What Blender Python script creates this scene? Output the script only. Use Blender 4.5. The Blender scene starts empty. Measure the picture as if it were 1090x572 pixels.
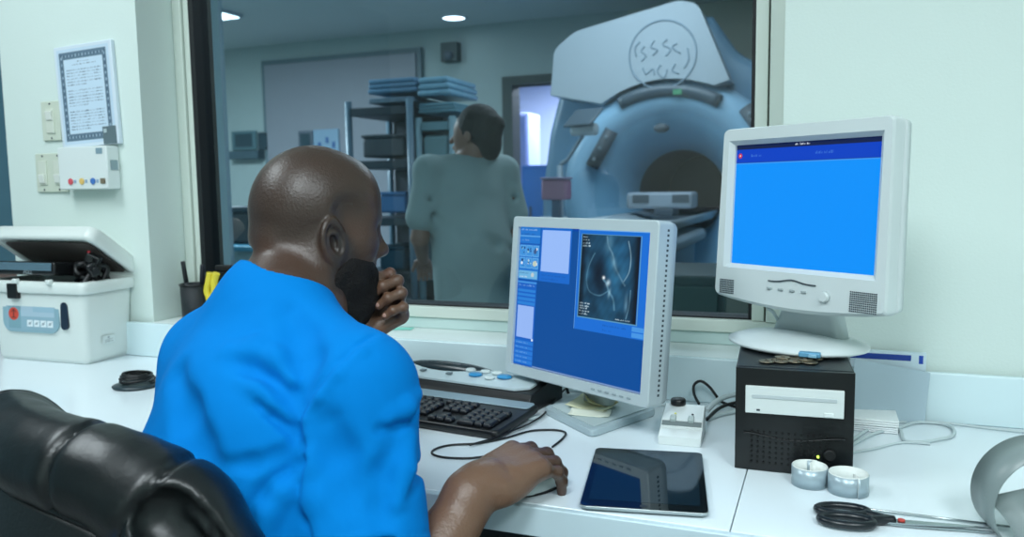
import bpy, bmesh, math, random
import numpy as np
from mathutils import Vector, Matrix
random.seed(7)
SC = bpy.context.scene
COL = SC.collection
# ------------------------------------------------------------------ camera
FPX = 850.0                      # focal length in pixels of the 1090 x 572 frame
CAMZ = 1.18
_X = np.array([2165.0, 54.0, -FPX]); _X /= np.linalg.norm(_X)
_s = 123/8394.; _y = -(_X[2]*FPX)/(_X[0]*_s+_X[1])
_D = np.array([_s*_y, _y, FPX]); _D /= np.linalg.norm(_D)
_Z = -_D; _Y = np.cross(_Z, _X)
_Y = np.cross(_Z, _X); 
if _Y[2] < 0: _Y = -_Y
RM = np.array([_X, _Y, _Z])      # rows: world axes seen in the camera (right, down, forward)
CAM = np.array([0, 0, CAMZ])
def _ray(px, py): return RM @ np.array([px-545.0, py-286.0, FPX])
def P(px, py, d): return Vector(CAM + _ray(px, py)*(d/FPX))            # at forward distance d
def PZ(px, py, z): r = _ray(px, py); return Vector(CAM + r*((z-CAMZ)/r[2]))   # at height z
def PY(px, py, y): r = _ray(px, py); return Vector(CAM + r*(y/r[1]))   # on the plane y
def make_camera():
    cd = bpy.data.cameras.new('camera'); cd.lens = FPX/1090*36; cd.sensor_width = 36; cd.sensor_fit = 'HORIZONTAL'
    cd.clip_start = 0.02
    co = bpy.data.objects.new('camera', cd); COL.objects.link(co)
    r = RM[:, 0]; u = -RM[:, 1]; b = -RM[:, 2]
    M = Matrix(((r[0], u[0], b[0], 0), (r[1], u[1], b[1], 0), (r[2], u[2], b[2], CAMZ), (0, 0, 0, 1)))
    co.matrix_world = M
    cd.dof.use_dof = True; cd.dof.focus_distance = 1.25; cd.dof.aperture_fstop = 5.0
    SC.camera = co
VF = Vector((-0.3667, 0.9303, 0)).normalized()     # horizontal view direction
VR = Vector((VF.y, -VF.x, 0))                      # to the camera's right
# ------------------------------------------------------------------ materials
def srgb(c):
    return tuple(((v/255.)/12.92 if v/255. <= .04045 else ((v/255.+.055)/1.055)**2.4) for v in c)
def mat(name, rgb, rough=.5, metal=0, spec=.5, bump=0, bscale=60, var=0, vscale=8, emit=0, coat=0, sheen=0, sss=0, alpha=1, ao=None, detail=3):
    m = bpy.data.materials.new(name); m.use_nodes = True
    nt = m.node_tree; b = nt.nodes['Principled BSDF']
    c = srgb(rgb)
    b.inputs['Base Color'].default_value = (*c, 1)
    b.inputs['Roughness'].default_value = rough; b.inputs['Metallic'].default_value = metal
    b.inputs['Specular IOR Level'].default_value = spec
    if coat: b.inputs['Coat Weight'].default_value = coat; b.inputs['Coat Roughness'].default_value = .15
    if sheen: b.inputs['Sheen Weight'].default_value = sheen; b.inputs['Sheen Roughness'].default_value = .4
    if sss:
        b.inputs['Subsurface Weight'].default_value = sss; b.inputs['Subsurface Radius'].default_value = (.012, .005, .003); b.inputs['Subsurface Scale'].default_value = .5
    if emit:
        b.inputs['Emission Color'].default_value = (*c, 1); b.inputs['Emission Strength'].default_value = emit
        b.inputs['Base Color'].default_value = (.01, .01, .012, 1)
    tc = nt.nodes.new('ShaderNodeTexCoord')
    if not emit:
        n = nt.nodes.new('ShaderNodeTexNoise'); n.inputs['Scale'].default_value = vscale; n.inputs['Detail'].default_value = detail
        nt.links.new(tc.outputs['Object'], n.inputs['Vector'])
        mx = nt.nodes.new('ShaderNodeMix'); mx.data_type = 'RGBA'
        v = var if var else .02
        mx.inputs[6].default_value = (*[x*(1-v) for x in c], 1); mx.inputs[7].default_value = (*[min(1, x*(1+v)) for x in c], 1)
        nt.links.new(n.outputs['Fac'], mx.inputs[0]); nt.links.new(mx.outputs[2], b.inputs['Base Color'])
    if bump:
        n2 = nt.nodes.new('ShaderNodeTexNoise'); n2.inputs['Scale'].default_value = bscale; n2.inputs['Detail'].default_value = 4
        nt.links.new(tc.outputs['Object'], n2.inputs['Vector'])
        bp = nt.nodes.new('ShaderNodeBump'); bp.inputs['Strength'].default_value = 1; bp.inputs['Distance'].default_value = bump
        nt.links.new(n2.outputs['Fac'], bp.inputs['Height']); nt.links.new(bp.outputs['Normal'], b.inputs['Normal'])
    return m
def emis(name, rgb, s=1.0):
    m = bpy.data.materials.new(name); m.use_nodes = True; nt = m.node_tree
    nt.nodes.clear(); o = nt.nodes.new('ShaderNodeOutputMaterial'); e = nt.nodes.new('ShaderNodeEmission')
    e.inputs[0].default_value = (*srgb(rgb), 1); e.inputs[1].default_value = s
    nt.links.new(e.outputs[0], o.inputs[0]); return m
def attr_mat(name, attr='Col', rough=.5, emit=0, sss=0, bump=0, bscale=400, spec=.5):
    m = mat(name, (128, 128, 128), rough=rough, sss=sss, bump=bump, bscale=bscale, spec=spec)
    nt = m.node_tree; b = nt.nodes['Principled BSDF']
    a = nt.nodes.new('ShaderNodeAttribute'); a.attribute_name = attr
    if emit:
        nt.links.new(a.outputs['Color'], b.inputs['Emission Color']); b.inputs['Emission Strength'].default_value = emit
        for l in list(b.inputs['Base Color'].links): nt.links.remove(l)
        b.inputs['Base Color'].default_value = (.01, .01, .012, 1)
    else: nt.links.new(a.outputs['Color'], b.inputs['Base Color'])
    return m
# ------------------------------------------------------------------ objects
def link(name, me, m=None, parent=None, smooth=None):
    o = bpy.data.objects.new(name, me); COL.objects.link(o)
    if m is not None:
        for x in (m if isinstance(m, (list, tuple)) else [m]): me.materials.append(x)
    if parent is not None:
        o.parent = parent; r = parent
        while r.parent is not None: r = r.parent
        if r.get('_w', 1): me.transform(r.matrix_basis.inverted())
    if smooth: me.polygons.foreach_set('use_smooth', [True]*len(me.polygons))
    return o
def thing(name, label, cat, loc=(0, 0, 0), rot=0, group=None):
    o = bpy.data.objects.new(name, None); COL.objects.link(o); o.empty_display_size = .05
    o.location = loc; o.rotation_euler = (0, 0, rot)
    return tag(o, label, cat, group)
def tag(o, label, cat, group=None):
    o['label'] = label; o['category'] = cat
    if group: o['group'] = group
    return o
def struct(o): o['kind'] = 'structure'; return o
class B:
    """collects shapes for ONE mesh object (local coordinates of its thing)"""
    def __init__(s): s.bm = bmesh.new(); s.mi = 0; s.smooth_all = False
    def _new(s, f0):
        for f in list(s.bm.faces)[f0:]: f.material_index = s.mi
    def _tf(s, vs, M):
        if M is not None: bmesh.ops.transform(s.bm, matrix=M, verts=vs)
    def box(s, c, d, M=None, bev=0, seg=2, taper=None):
        f0 = len(s.bm.faces); r = bmesh.ops.create_cube(s.bm, size=1); vs = r['verts']
        for v in vs:
            t = 1
            if taper and v.co.z > 0: t = taper
            v.co = Vector((v.co.x*d[0]*t, v.co.y*d[1]*t, v.co.z*d[2]))
        if bev:
            es = list({e for v in vs for e in v.link_edges})
            q = bmesh.ops.bevel(s.bm, geom=es, offset=bev, segments=seg, affect='EDGES', profile=.5)
            vs = list({v for f in q['faces'] for v in f.verts} | {v for v in vs if v.is_valid})
            fs = set()
            for v in vs: fs |= set(v.link_faces)
            vs = list({v for f in fs for v in f.verts})
            for f in q['faces']: f.smooth = True
        T = Matrix.Translation(Vector(c)) @ (M if M is not None else Matrix())
        bmesh.ops.transform(s.bm, matrix=T, verts=vs); s._new(f0); return s
    def prism(s, pts, z0, z1, M=None, bev=0, seg=2, smooth=False):
        """polygon pts (x,y) extruded z0..z1 then transformed by M"""
        f0 = len(s.bm.faces)
        a = [s.bm.verts.new((x, y, z0)) for x, y in pts]; b = [s.bm.verts.new((x, y, z1)) for x, y in pts]
        n = len(pts); fs = [s.bm.faces.new(a[::-1]), s.bm.faces.new(b)]
        for i in range(n):
            f = s.bm.faces.new((a[i], a[(i+1) % n], b[(i+1) % n], b[i])); fs.append(f); f.smooth = smooth
        vs = a+b
        if bev:
            es = [e for e in {e for f in fs[:2] for e in f.edges}]
            q = bmesh.ops.bevel(s.bm, geom=es, offset=bev, segments=seg, affect='EDGES', profile=.5)
            for f in q['faces']: f.smooth = True
            st = set(v for v in vs if v.is_valid) | {v for f in q['faces'] for v in f.verts}
            vs = list({v for w in st for f in w.link_faces for v in f.verts})
        s._tf(vs, M); s._new(f0); return s
    def loft(s, rings, closed=True, cap=True, smooth=True):
        f0 = len(s.bm.faces)
        R = [[s.bm.verts.new(p) for p in r] for r in rings]; n = len(R[0])
        for i in range(len(R)-1):
            for j in range(n if closed else n-1):
                f = s.bm.faces.new((R[i][j], R[i][(j+1) % n], R[i+1][(j+1) % n], R[i+1][j])); f.smooth = smooth
        if cap and closed:
            s.bm.faces.new(R[0][::-1]); s.bm.faces.new(R[-1])
        s._new(f0); return s
    def lathe(s, prof, n=32, M=None, cap=True, smooth=True, a0=0, a1=2*math.pi):
        """prof: list of (r, z)"""
        full = abs(a1-a0-2*math.pi) < 1e-6
        m = n if full else n+1
        rings = []
        for r, z in prof:
            rings.append([Vector((r*math.cos(a0+(a1-a0)*k/n), r*math.sin(a0+(a1-a0)*k/n), z)) for k in range(m)])
        if M is not None: rings = [[M @ p for p in r] for r in rings]
        return s.loft(rings, closed=full, cap=cap, smooth=smooth)
    def cyl(s, a, b, r, r2=None, n=20, bev=0, cap=True, smooth=True):
        a = Vector(a); b = Vector(b); r2 = r if r2 is None else r2; L = (b-a).length
        M = Matrix.Translation(a) @ (b-a).to_track_quat('Z', 'Y').to_matrix().to_4x4()
        pr = [(r, 0), (r2, L)]
        if bev: pr = [(r-bev, 0), (r-bev*.3, bev*.3), (r, bev), (r2, L-bev), (r2-bev*.3, L-bev*.3), (r2-bev, L)]
        return s.lathe(pr, n, M, cap, smooth)
    def tube(s, pts, r, n=10, smooth_path=0, closed=False, rs=None, flat=1.0):
        pts = [Vector(p) for p in pts]
        if smooth_path: pts = catmull(pts, smooth_path, closed)
        if rs is not None: rs = np.interp(np.linspace(0, 1, len(pts)), np.linspace(0, 1, len(rs)), rs)
        rings = []; up = None; N = len(pts)
        for i, p in enumerate(pts):
            if closed: t = pts[(i+1) % N]-pts[i-1]
            else: t = pts[min(i+1, N-1)]-pts[max(i-1, 0)]
            if t.length < 1e-9: t = Vector((0, 0, 1))
            t.normalize()
            if up is None: up = Vector((0, 0, 1)) if abs(t.z) < .9 else Vector((1, 0, 0))
            sd = t.cross(up)
            if sd.length < 1e-6: sd = t.orthogonal()
            sd.normalize(); up = sd.cross(t).normalized(); rr = r if rs is None else rs[i]
            rings.append([p+sd*math.cos(2*math.pi*k/n)*rr+up*math.sin(2*math.pi*k/n)*rr*flat for k in range(n)])
        if closed:
            rings.append(rings[0])
        return s.loft(rings, cap=not closed)
    def sphere(s, c, r, M=None, u=20, v=12):
        f0 = len(s.bm.faces); q = bmesh.ops.create_uvsphere(s.bm, u_segments=u, v_segments=v, radius=1)
        rr = (r, r, r) if not hasattr(r, '__len__') else r
        T = Matrix.Translation(Vector(c)) @ (M if M is not None else Matrix()) @ Matrix.Diagonal((*rr, 1))
        bmesh.ops.transform(s.bm, matrix=T, verts=q['verts'])
        for f in list(s.bm.faces)[f0:]: f.smooth = True
        s._new(f0); return s
    def quad(s, pts):
        f = s.bm.faces.new([s.bm.verts.new(p) for p in pts]); f.material_index = s.mi; return s
    def mat(s, i): s.mi = i; return s
    def obj(s, name, m, parent=None, M=None, smooth=False, loc=None):
        if M is not None: bmesh.ops.transform(s.bm, matrix=M, verts=s.bm.verts)
        bmesh.ops.remove_doubles(s.bm, verts=s.bm.verts, dist=1e-6)
        bmesh.ops.recalc_face_normals(s.bm, faces=s.bm.faces)
        me = bpy.data.meshes.new(name); s.bm.to_mesh(me); s.bm.free()
        o = link(name, me, m, parent, smooth)
        if loc is not None: o.location = loc
        return o
def catmull(pts, k=6, closed=False):
    out = []; n = len(pts)
    rng = range(n) if closed else range(n-1)
    for i in rng:
        if closed: p0, p1, p2, p3 = pts[i-1], pts[i], pts[(i+1) % n], pts[(i+2) % n]
        else: p0, p1, p2, p3 = pts[max(i-1, 0)], pts[i], pts[i+1], pts[min(i+2, n-1)]
        for j in range(k):
            t = j/k
            out.append(.5*((2*p1)+(-p0+p2)*t+(2*p0-5*p1+4*p2-p3)*t*t+(-p0+3*p1-3*p2+p3)*t**3))
    if not closed: out.append(pts[-1])
    return out
def rrect(w, h, r, n=5, cx=0, cy=0):
    o = []
    for (sx, sy, a) in ((1, 1, 0), (-1, 1, 90), (-1, -1, 180), (1, -1, 270)):
        for k in range(n+1):
            t = math.radians(a+90*k/n); o.append((cx+sx*(w/2-r)+r*math.cos(t), cy+sy*(h/2-r)+r*math.sin(t)))
    return o
def rotz(a): return Matrix.Rotation(a, 4, 'Z')
def rotx(a): return Matrix.Rotation(a, 4, 'X')
def roty(a): return Matrix.Rotation(a, 4, 'Y')
def T(*v): return Matrix.Translation(Vector(v))
def frame(o, x, y, z):
    """4x4 with columns x,y,z and origin o"""
    return Matrix(((x[0], y[0], z[0], o[0]), (x[1], y[1], z[1], o[1]), (x[2], y[2], z[2], o[2]), (0, 0, 0, 1)))
def text(name, s, size, m, parent, M, depth=.0002, align='CENTER'):
    cu = bpy.data.curves.new(name, 'FONT'); cu.body = s; cu.size = size; cu.extrude = depth; cu.align_x = align; cu.align_y = 'CENTER'
    cu.resolution_u = 2
    o = bpy.data.objects.new('t', cu); COL.objects.link(o)
    dg = bpy.context.evaluated_depsgraph_get(); me = bpy.data.meshes.new_from_object(o.evaluated_get(dg))
    bpy.data.objects.remove(o); me.materials.clear()
    me.transform(M)
    return link(name, me, m, parent)
def copy_tree(root, loc=None, rot=None, label=None, group=None):
    def cp(o, par):
        c = o.copy(); COL.objects.link(c)
        if par is not None: c.parent = par
        for ch in o.children: cp(ch, c)
        return c
    c = cp(root, None)
    if loc is not None: c.location = loc
    if rot is not None: c.rotation_euler = (0, 0, rot)
    if label: c['label'] = label
    if group: c['group'] = group
    return c
# ------------------------------------------------------------------ implicit surfaces -> mesh
def A(v): return np.array(v, float)
def cap(a, b, ra, rb=None):
    a = A(a); b = A(b); rb = ra if rb is None else rb; ba = b-a; L2 = max(float(ba @ ba), 1e-12)
    def f(p):
        h = np.clip(((p-a) @ ba)/L2, 0, 1)
        return np.linalg.norm(p-a-h[:, None]*ba, axis=1)-(ra+(rb-ra)*h)
    return f
def ell(c, r, M=None):
    c = A(c); r = A(r); Q = np.eye(3) if M is None else A(M)     # rows of Q: axes
    def f(p):
        q = (p-c) @ Q.T
        k0 = np.linalg.norm(q/r, axis=1); k1 = np.linalg.norm(q/(r*r), axis=1)
        return np.where(k1 > 1e-9, k0*(k0-1)/np.maximum(k1, 1e-9), -r.min())
    return f
def rbox(c, h, rad, M=None):
    c = A(c); h = A(h); Q = np.eye(3) if M is None else A(M)
    def f(p):
        q = np.abs((p-c) @ Q.T)-(h-rad)
        return np.linalg.norm(np.maximum(q, 0), axis=1)+np.minimum(q.max(axis=1), 0)-rad
    return f
def tor(c, n, R, r, sx=1.0, u=None):
    """torus: centre, axis n, optional stretch along u"""
    c = A(c); n = A(n)/np.linalg.norm(n)
    u = np.cross(n, [0, 0, 1.]) if u is None else A(u); u = u-n*(u @ n); u /= np.linalg.norm(u); w = np.cross(n, u)
    def f(p):
        q = p-c; a = (q @ u)/sx; b = q @ w; z = q @ n
        return np.sqrt((np.sqrt(a*a+b*b)-R)**2+z*z)-r
    return f
def plane(c, n):
    c = A(c); n = A(n)/np.linalg.norm(n)
    return lambda p: (p-c) @ n
def smin(a, b, k):
    if k <= 0: return np.minimum(a, b)
    h = np.maximum(k-np.abs(a-b), 0)/k
    return np.minimum(a, b)-h*h*k*.25
def smax(a, b, k): return -smin(-a, -b, k)
def field(ops):
    def f(p, act=None):
        d = None
        for i, (op, fn, k) in enumerate(ops):
            if act is not None and not act[i]: continue
            v = fn(p)
            if d is None: d = v if op == 'add' else np.full(len(p), 1.0)
            elif op == 'add': d = smin(d, v, k)
            elif op == 'sub': d = smax(d, -v, k)
            elif op == 'and': d = smax(d, v, k)
            elif op == 'disp': d = d+v
        return d if d is not None else np.full(len(p), 1.0)
    return f
def mesh_sdf(name, ops, lo, hi, h, m=None, parent=None, color=None, xf=None):
    lo = A(lo); hi = A(hi); BS = 12; F = field(ops)
    nb = np.ceil((hi-lo)/(h*BS)).astype(int); rb = h*BS*.8661*1.05
    g = np.stack(np.meshgrid(*[np.arange(n) for n in nb], indexing='ij'), -1).reshape(-1, 3)
    cen = lo+(g+.5)*h*BS
    dc = F(cen); g = g[np.abs(dc) < rb*1.9+.02]; cen = lo+(g+.5)*h*BS
    # per block activity of the add ops
    vals = [fn(cen) if op in ('add', 'sub') else None for (op, fn, k) in ops]
    adds = np.stack([v if (v is not None and ops[i][0] == 'add') else np.full(len(cen), 9.) for i, v in enumerate(vals)], 1) if len(ops) else None
    mn = adds.min(axis=1)
    N = BS+1; ax = np.arange(N)
    lg = np.stack(np.meshgrid(ax, ax, ax, indexing='ij'), -1).reshape(-1, 3)
    keysV = []; posV = []; quads = []
    big = (nb*BS+4).astype(np.int64)
    def key(c): return ((c[:, 0]+1)*big[1]+(c[:, 1]+1))*big[2]+(c[:, 2]+1)
    for bi in range(len(g)):
        act = []
        for i, (op, fn, k) in enumerate(ops):
            if op == 'add': act.append(vals[i][bi] < mn[bi]+2*rb+k+.004)
            elif op == 'sub': act.append(vals[i][bi] < rb*1.1+k+.004)
            else: act.append(True)
        base = g[bi]*BS
        v = F(lo+(base+lg)*h, act).reshape(N, N, N)
        s = v < 0
        if s.all() or not s.any(): continue
        acc = np.zeros((BS, BS, BS, 3)); cnt = np.zeros((BS, BS, BS))
        for axn in range(3):
            sl0 = [slice(None)]*3; sl1 = [slice(None)]*3; sl0[axn] = slice(0, BS); sl1[axn] = slice(1, N)
            a = v[tuple(sl0)]; b = v[tuple(sl1)]; cr = (a < 0) != (b < 0)
            t = np.where(cr, a/np.where(cr, a-b, 1), 0)
            o1, o2 = [x for x in range(3) if x != axn]
            for d1 in (0, 1):
                for d2 in (0, 1):
                    q = [slice(None)]*3; q[o1] = slice(d1, d1+BS); q[o2] = slice(d2, d2+BS); q = tuple(q)
                    c = cr[q]; tt = t[q]
                    acc[..., axn] += np.where(c, tt, 0); acc[..., o1] += np.where(c, d1, 0); acc[..., o2] += np.where(c, d2, 0)
                    cnt += c
            # faces: edges starting at samples 0..BS-1 in the two other axes
            q = [slice(0, BS)]*3
            c = cr[tuple(q)]; idx = np.argwhere(c)
            if len(idx):
                G = base+idx; sg = (a[tuple(q)][c] < 0)
                e1 = np.zeros(3, int); e1[o1] = 1; e2 = np.zeros(3, int); e2[o2] = 1
                k4 = np.stack([key(G), key(G-e1), key(G-e1-e2), key(G-e2)], 1)
                flip = sg if axn != 1 else ~sg
                k4[flip] = k4[flip][:, ::-1]
                quads.append(k4)
        c = cnt > 0; idx = np.argwhere(c)
        posV.append(lo+(base+idx+acc[c]/cnt[c][:, None])*h); keysV.append(key(base+idx))
    K = np.concatenate(keysV); V = np.concatenate(posV); Q = np.concatenate(quads)
    K, ui = np.unique(K, return_index=True); V = V[ui]
    ix = np.searchsorted(K, Q); ix = np.minimum(ix, len(K)-1); ok = (K[ix] == Q).all(axis=1); ix = ix[ok][:, ::-1]
    me = bpy.data.meshes.new(name)
    me.vertices.add(len(V)); me.vertices.foreach_set('co', V.astype(np.float32).ravel())
    me.loops.add(len(ix)*4); me.loops.foreach_set('vertex_index', ix.astype(np.int32).ravel())
    me.polygons.add(len(ix)); me.polygons.foreach_set('loop_start', (np.arange(len(ix))*4).astype(np.int32))
    me.polygons.foreach_set('loop_total', np.full(len(ix), 4, np.int32))
    me.update(); me.validate()
    me.polygons.foreach_set('use_smooth', [True]*len(me.polygons))
    if color is not None:
        cv = color(V); at = me.color_attributes.new('Col', 'FLOAT_COLOR', 'POINT')
        at.data.foreach_set('color', np.concatenate([cv, np.ones((len(V), 1))], 1).astype(np.float32).ravel())
    if xf is not None: me.transform(xf)
    return link(name, me, m, parent)
def vnoise(p, sc, seed=0):
    """smooth pseudo noise from sines, about -1..1"""
    r = np.random.RandomState(seed); o = 0
    for i in range(5):
        d = r.normal(size=3); d /= np.linalg.norm(d); o = o+np.sin((p @ d)*sc*(1+.35*i)+r.uniform(0, 6.28))
    return o/3
# ------------------------------------------------------------------ the seated man
def build_man(root):
    ph = math.radians(46); Fv = (math.cos(ph)*VF+math.sin(ph)*VR); Rv = (math.cos(ph)*VR-math.sin(ph)*VF)
    Z = Vector((0, 0, 1))
    SR = P(383, 411, .99); SL = P(232, 378, 1.20)
    NB = P(308, 312, 1.13)
    ER = P(398, 690, .93); WR = PZ(509, 519, .792)
    WL = P(374, 352, 1.25)
    EL = WL+Vector((-.10, .13, -.155))
    # head frame
    yaw = math.radians(63); pit = math.radians(9)
    hf = math.cos(yaw)*VF+math.sin(yaw)*VR; hr = math.cos(yaw)*VR-math.sin(yaw)*VF
    f = (hf*math.cos(pit)-Z*math.sin(pit)).normalized(); u = (hf*math.sin(pit)+Z*math.cos(pit)).normalized()
    roll = math.radians(0)
    r = (hr*math.cos(roll)+u*math.sin(roll)).normalized(); u = r.cross(f).normalized()
    HC = P(338, 236, 1.19)
    Q = np.array([list(r), list(f), list(u)])
    def h(x, y, z): return A(HC)+x*Q[0]+y*Q[1]+z*Q[2]
    ops = []
    ad = lambda fn, k=.02: ops.append(('add', fn, k)); sb = lambda fn, k=.01: ops.append(('sub', fn, k))
    # --- torso under the clothes, legs
    mid = (SR+SL)/2; hip = mid-Fv*.20-Z*.40
    Qt = np.array([list(Rv), list(Fv), [0, 0, 1]])
    ad(ell(mid-Z*.17, (.155, .09, .18), Qt)); ad(cap(mid-Z*.15, hip, .115, .13), .06)
    # --- neck
    ad(cap(h(0, -.020, -.045), NB-Fv*.0-Z*.02, .058, .068), .03)
    ad(cap(h(0, -.040, -.075), NB-Fv*.02-Z*.01, .040, .055), .03)
    ad(cap(h(.028, .0, -.07), NB+Rv*.035+Fv*.02-Z*.05, .034, .042), .03)
    # --- head
    hs = len(ops)
    ad(ell(h(0, -.008, .030), (.0755, .0865, .0815), Q), .02)
    ad(ell(h(0, -.018, .004), (.0735, .077, .074), Q), .03)
    ad(ell(h(0, .040, .025), (.063, .0475, .066), Q), .03)
    ad(ell(h(0, .038, -.03), (.060, .050, .066), Q), .03)
    for s in (-1, 1):
        ad(cap(h(s*.052, .002, -.045), h(s*.014, .062, -.092), .028, .022), .03)
        ad(ell(h(s*.040, .055, -.028), (.026, .026, .024), Q), .02)
        ad(cap(h(s*.046, .062, .014), h(s*.012, .081, .013), .009, .009), .014)
        sb(ell(h(s*.031, .088, -.002), (.016, .013, .010), Q), .012)
        ad(ell(h(s*.012, .094, -.036), (.008, .010, .007), Q), .008)
        sb(ell(h(s*.079, .036, .018), (.012, .028, .022), Q), .02)
    ad(ell(h(0, .066, -.098), (.024, .020, .018), Q), .02)
    ad(cap(h(0, .082, .006), h(0, .103, -.028), .006, .009), .012); ad(ell(h(0, .103, -.032), (.011, .011, .009), Q), .008)
    ad(ell(h(0, .075, -.062), (.028, .018, .022), Q), .02)
    ad(cap(h(-.020, .083, -.056), h(.020, .083, -.056), .0055), .008); ad(cap(h(-.018, .082, -.067), h(.018, .082, -.067), .0065), .008)
    sb(cap(h(-.022, .092, -.0615), h(.022, .092, -.0615), .0028), .004)
    # nape: fold above the neck, soft bulges
    ad(ell(h(0, -.066, -.034), (.048, .024, .020), Q), .02)
    ad(ell(h(0, -.054, -.078), (.050, .030, .024), Q), .018)
    sb(cap(h(-.036, -.078, -.056), h(.0, -.0885, -.056), .004), .012); sb(cap(h(.046, -.064, -.050), h(.0, -.0885, -.056), .004), .012)
    # ears
    for s in (-1, 1):
        e0 = h(s*.0735, .004, -.030)
        up = (Q[2]*.96-Q[1]*.22); up /= np.linalg.norm(up); fw = (Q[1]*.9+Q[0]*s*-.42); fw = fw-up*(fw@up); fw /= np.linalg.norm(fw); n = np.cross(up, fw); n = n if n@Q[0]*s > 0 else -n
        QE = np.array([fw, up, n])
        ad(ell(e0, (.0195, .034, .009), QE), .006)
        ad(tor(e0+n*.007+up*.004, n, .0178, .0040, 1.62, up), .004)
        sb(ell(e0+n*.010+fw*.004+up*.003, (.0100, .017, .0075), QE), .004)
        sb(ell(e0+n*.008+up*.016-fw*.002, (.008, .008, .0035), QE), .004)
        ad(tor(e0+n*.0065+up*.001-fw*.001, n, .0105, .0022, 1.5, up), .003)
        ad(ell(e0+fw*.0125-up*.002+n*.004, (.004, .007, .004), QE), .004)
        ad(ell(e0-up*.030+n*.004, (.010, .010, .006), QE), .005)
    # --- arms
    def arm(S, E, W, k=1.0):
        S = A(S); E = A(E); W = A(W)
        ad(cap(S, S*.5+E*.5, .048*k, .044*k), .012); ad(cap(S*.5+E*.5, E, .044*k, .040*k), .008)
        m = E*.68+W*.32; ad(cap(E, m, .041*k, .044*k), .015); ad(cap(m, W, .046*k, .030*k), .02)
    arm(SR, ER, WR, 1.0); arm(SL, EL, WL)
    # --- hands
    def hand(W, f, r, curls, thumb, spread=.0, scale=1.0, tside=-1, basecurl=0, palm=.092):
        """f: wrist to knuckles, r: towards the little finger, palm side is -u"""
        f = A(f)/np.linalg.norm(f); r = A(r); r = r-f*(r @ f); r /= np.linalg.norm(r); u_ = np.cross(r, f)*(-tside)
        W = A(W); nails = []
        QH = np.array([r, f, u_])
        s = scale
        ad(cap(W-f*.02, W+f*.02*s, .0265*s, .025*s), .02)
        ad(rbox(W+f*.052*s-u_*.002, (.037*s, .046*s, .0135*s), .013*s, QH), .022)
        offs = (-.031, -.0105, .010, .029); L = (.040, .045, .041, .032); rad = (.0094, .0097, .0092, .0082)
        ln = (.090, .094, .090, .082)
        for i in range(4):
            b = W+f*ln[i]*s+r*offs[i]*s
            ad(cap(W+f*.045*s+r*offs[i]*.75*s+u_*.004*s, b+u_*.002*s, .0115*s, .0108*s), .012)
            a = 0; p = b; rr = rad[i]*s
            seg = (L[i], L[i]*.62, L[i]*.5)
            for j in range(3):
                a += math.radians(curls[i][j]); sp = spread*(offs[i]/.03)
                d = f*math.cos(a)-u_*math.sin(a)+r*sp*math.cos(a); d /= np.linalg.norm(d)
                q = p+d*seg[j]*s
                ad(cap(p, q, rr*(1.03 if j == 0 else 1.0), rr*.93), .004 if j else .007)
                ad(ell(p, (rr*1.10,)*3), .003)
                rr *= .93
                if j == 2:
                    nrm = f*math.sin(a)+u_*math.cos(a); nails.append((q-d*.002*s, d, r, nrm, rr))
                p = q
        # thumb
        tb = W+f*.022*s-r*.024*s-u_*.006*s; pts = [tb]+[W+f*a_*s+r*b_*s+u_*c_*s for a_, b_, c_ in thumb]
        trs = (.0175, .0125, .0108, .0092)
        for j in range(len(pts)-1): ad(cap(pts[j], pts[j+1], trs[j]*s, trs[j+1]*s), .008)
        d = pts[-1]-pts[-2]; d /= np.linalg.norm(d); n = np.cross(d, f); 
        ad(ell(W+f*.035*s+r*.026*s-u_*.010*s, (.014*s, .030*s, .012*s), QH), .012)
        return nails
    # right hand over the mouse
    KR = PZ(588, 482, .80); fr = (KR-WR); fr = Vector((math.sin(.42), math.cos(.42), 0.0))
    rr_ = Vector((fr.y, -fr.x, 0)); 
    rr_ = (rr_+Vector((0, 0, -.16))).normalized()
    n1 = hand(WR, fr+Vector((0, 0, .14)), rr_, ((20, 26, 22), (22, 30, 24), (24, 32, 26), (28, 34, 26)),
              ((.050, -.034, -.018), (.075, -.040, -.026), (.098, -.036, -.032)), spread=.05, tside=-1, scale=1.07)
    # left fist at the mouth
    ax = VR; up = Z
    fl = (VR*.78+Z*.50+VF*.10).normalized(); rl = (VR*.30-Z*.80-VF*.42)
    # palm side must face the face and the camera
    n2 = hand(WL, fl, rl, ((62, 78, 40), (64, 84, 42), (64, 86, 44), (62, 82, 44)),
              ((.045, -.045, -.022), (.068, -.044, -.036), (.086, -.030, -.044)), spread=.02, tside=1, scale=.93)
    HC_, Q_ = A(HC), Q
    base = np.array(srgb((68, 48, 38))); dark = np.array(srgb((50, 43, 38))); pale = np.array(srgb((138, 104, 82)))
    def col(V):
        q = (V-HC_) @ Q_.T
        c = np.tile(base, (len(V), 1)); n = vnoise(V, 90, 1)[:, None]; c = c*(1+.06*n)
        ss = lambda x, a, b: np.clip((x-a)/(b-a), 0, 1)**2*(3-2*np.clip((x-a)/(b-a), 0, 1))
        near = (np.linalg.norm(q, axis=1) < .135)
        # shaved scalp: cooler, slightly darker, hairline at temple and nape
        hl = .020+.02*ss(q[:, 1], -.05, .02)+.015*ss(q[:, 1], .02, .05)
        sc = ss(q[:, 2]-.35*q[:, 1]*(q[:, 1] < 0)*-1*0, -.045, -.02)*(1-ss(q[:, 1], .045, .062))
        sc = np.where(q[:, 1] > .02, sc*ss(q[:, 2], .0, .03), sc)*near
        sc = sc*.5
        c = c*(1-sc[:, None])+dark*sc[:, None]
        stub = near*ss(-q[:, 2], -.015, .02)*(1-ss(-q[:, 2], .11, .15))*ss(q[:, 1], -.005, .014)*(1-ss(q[:, 1]-.6*(-q[:, 2]), .012, .032))*.75
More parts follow.
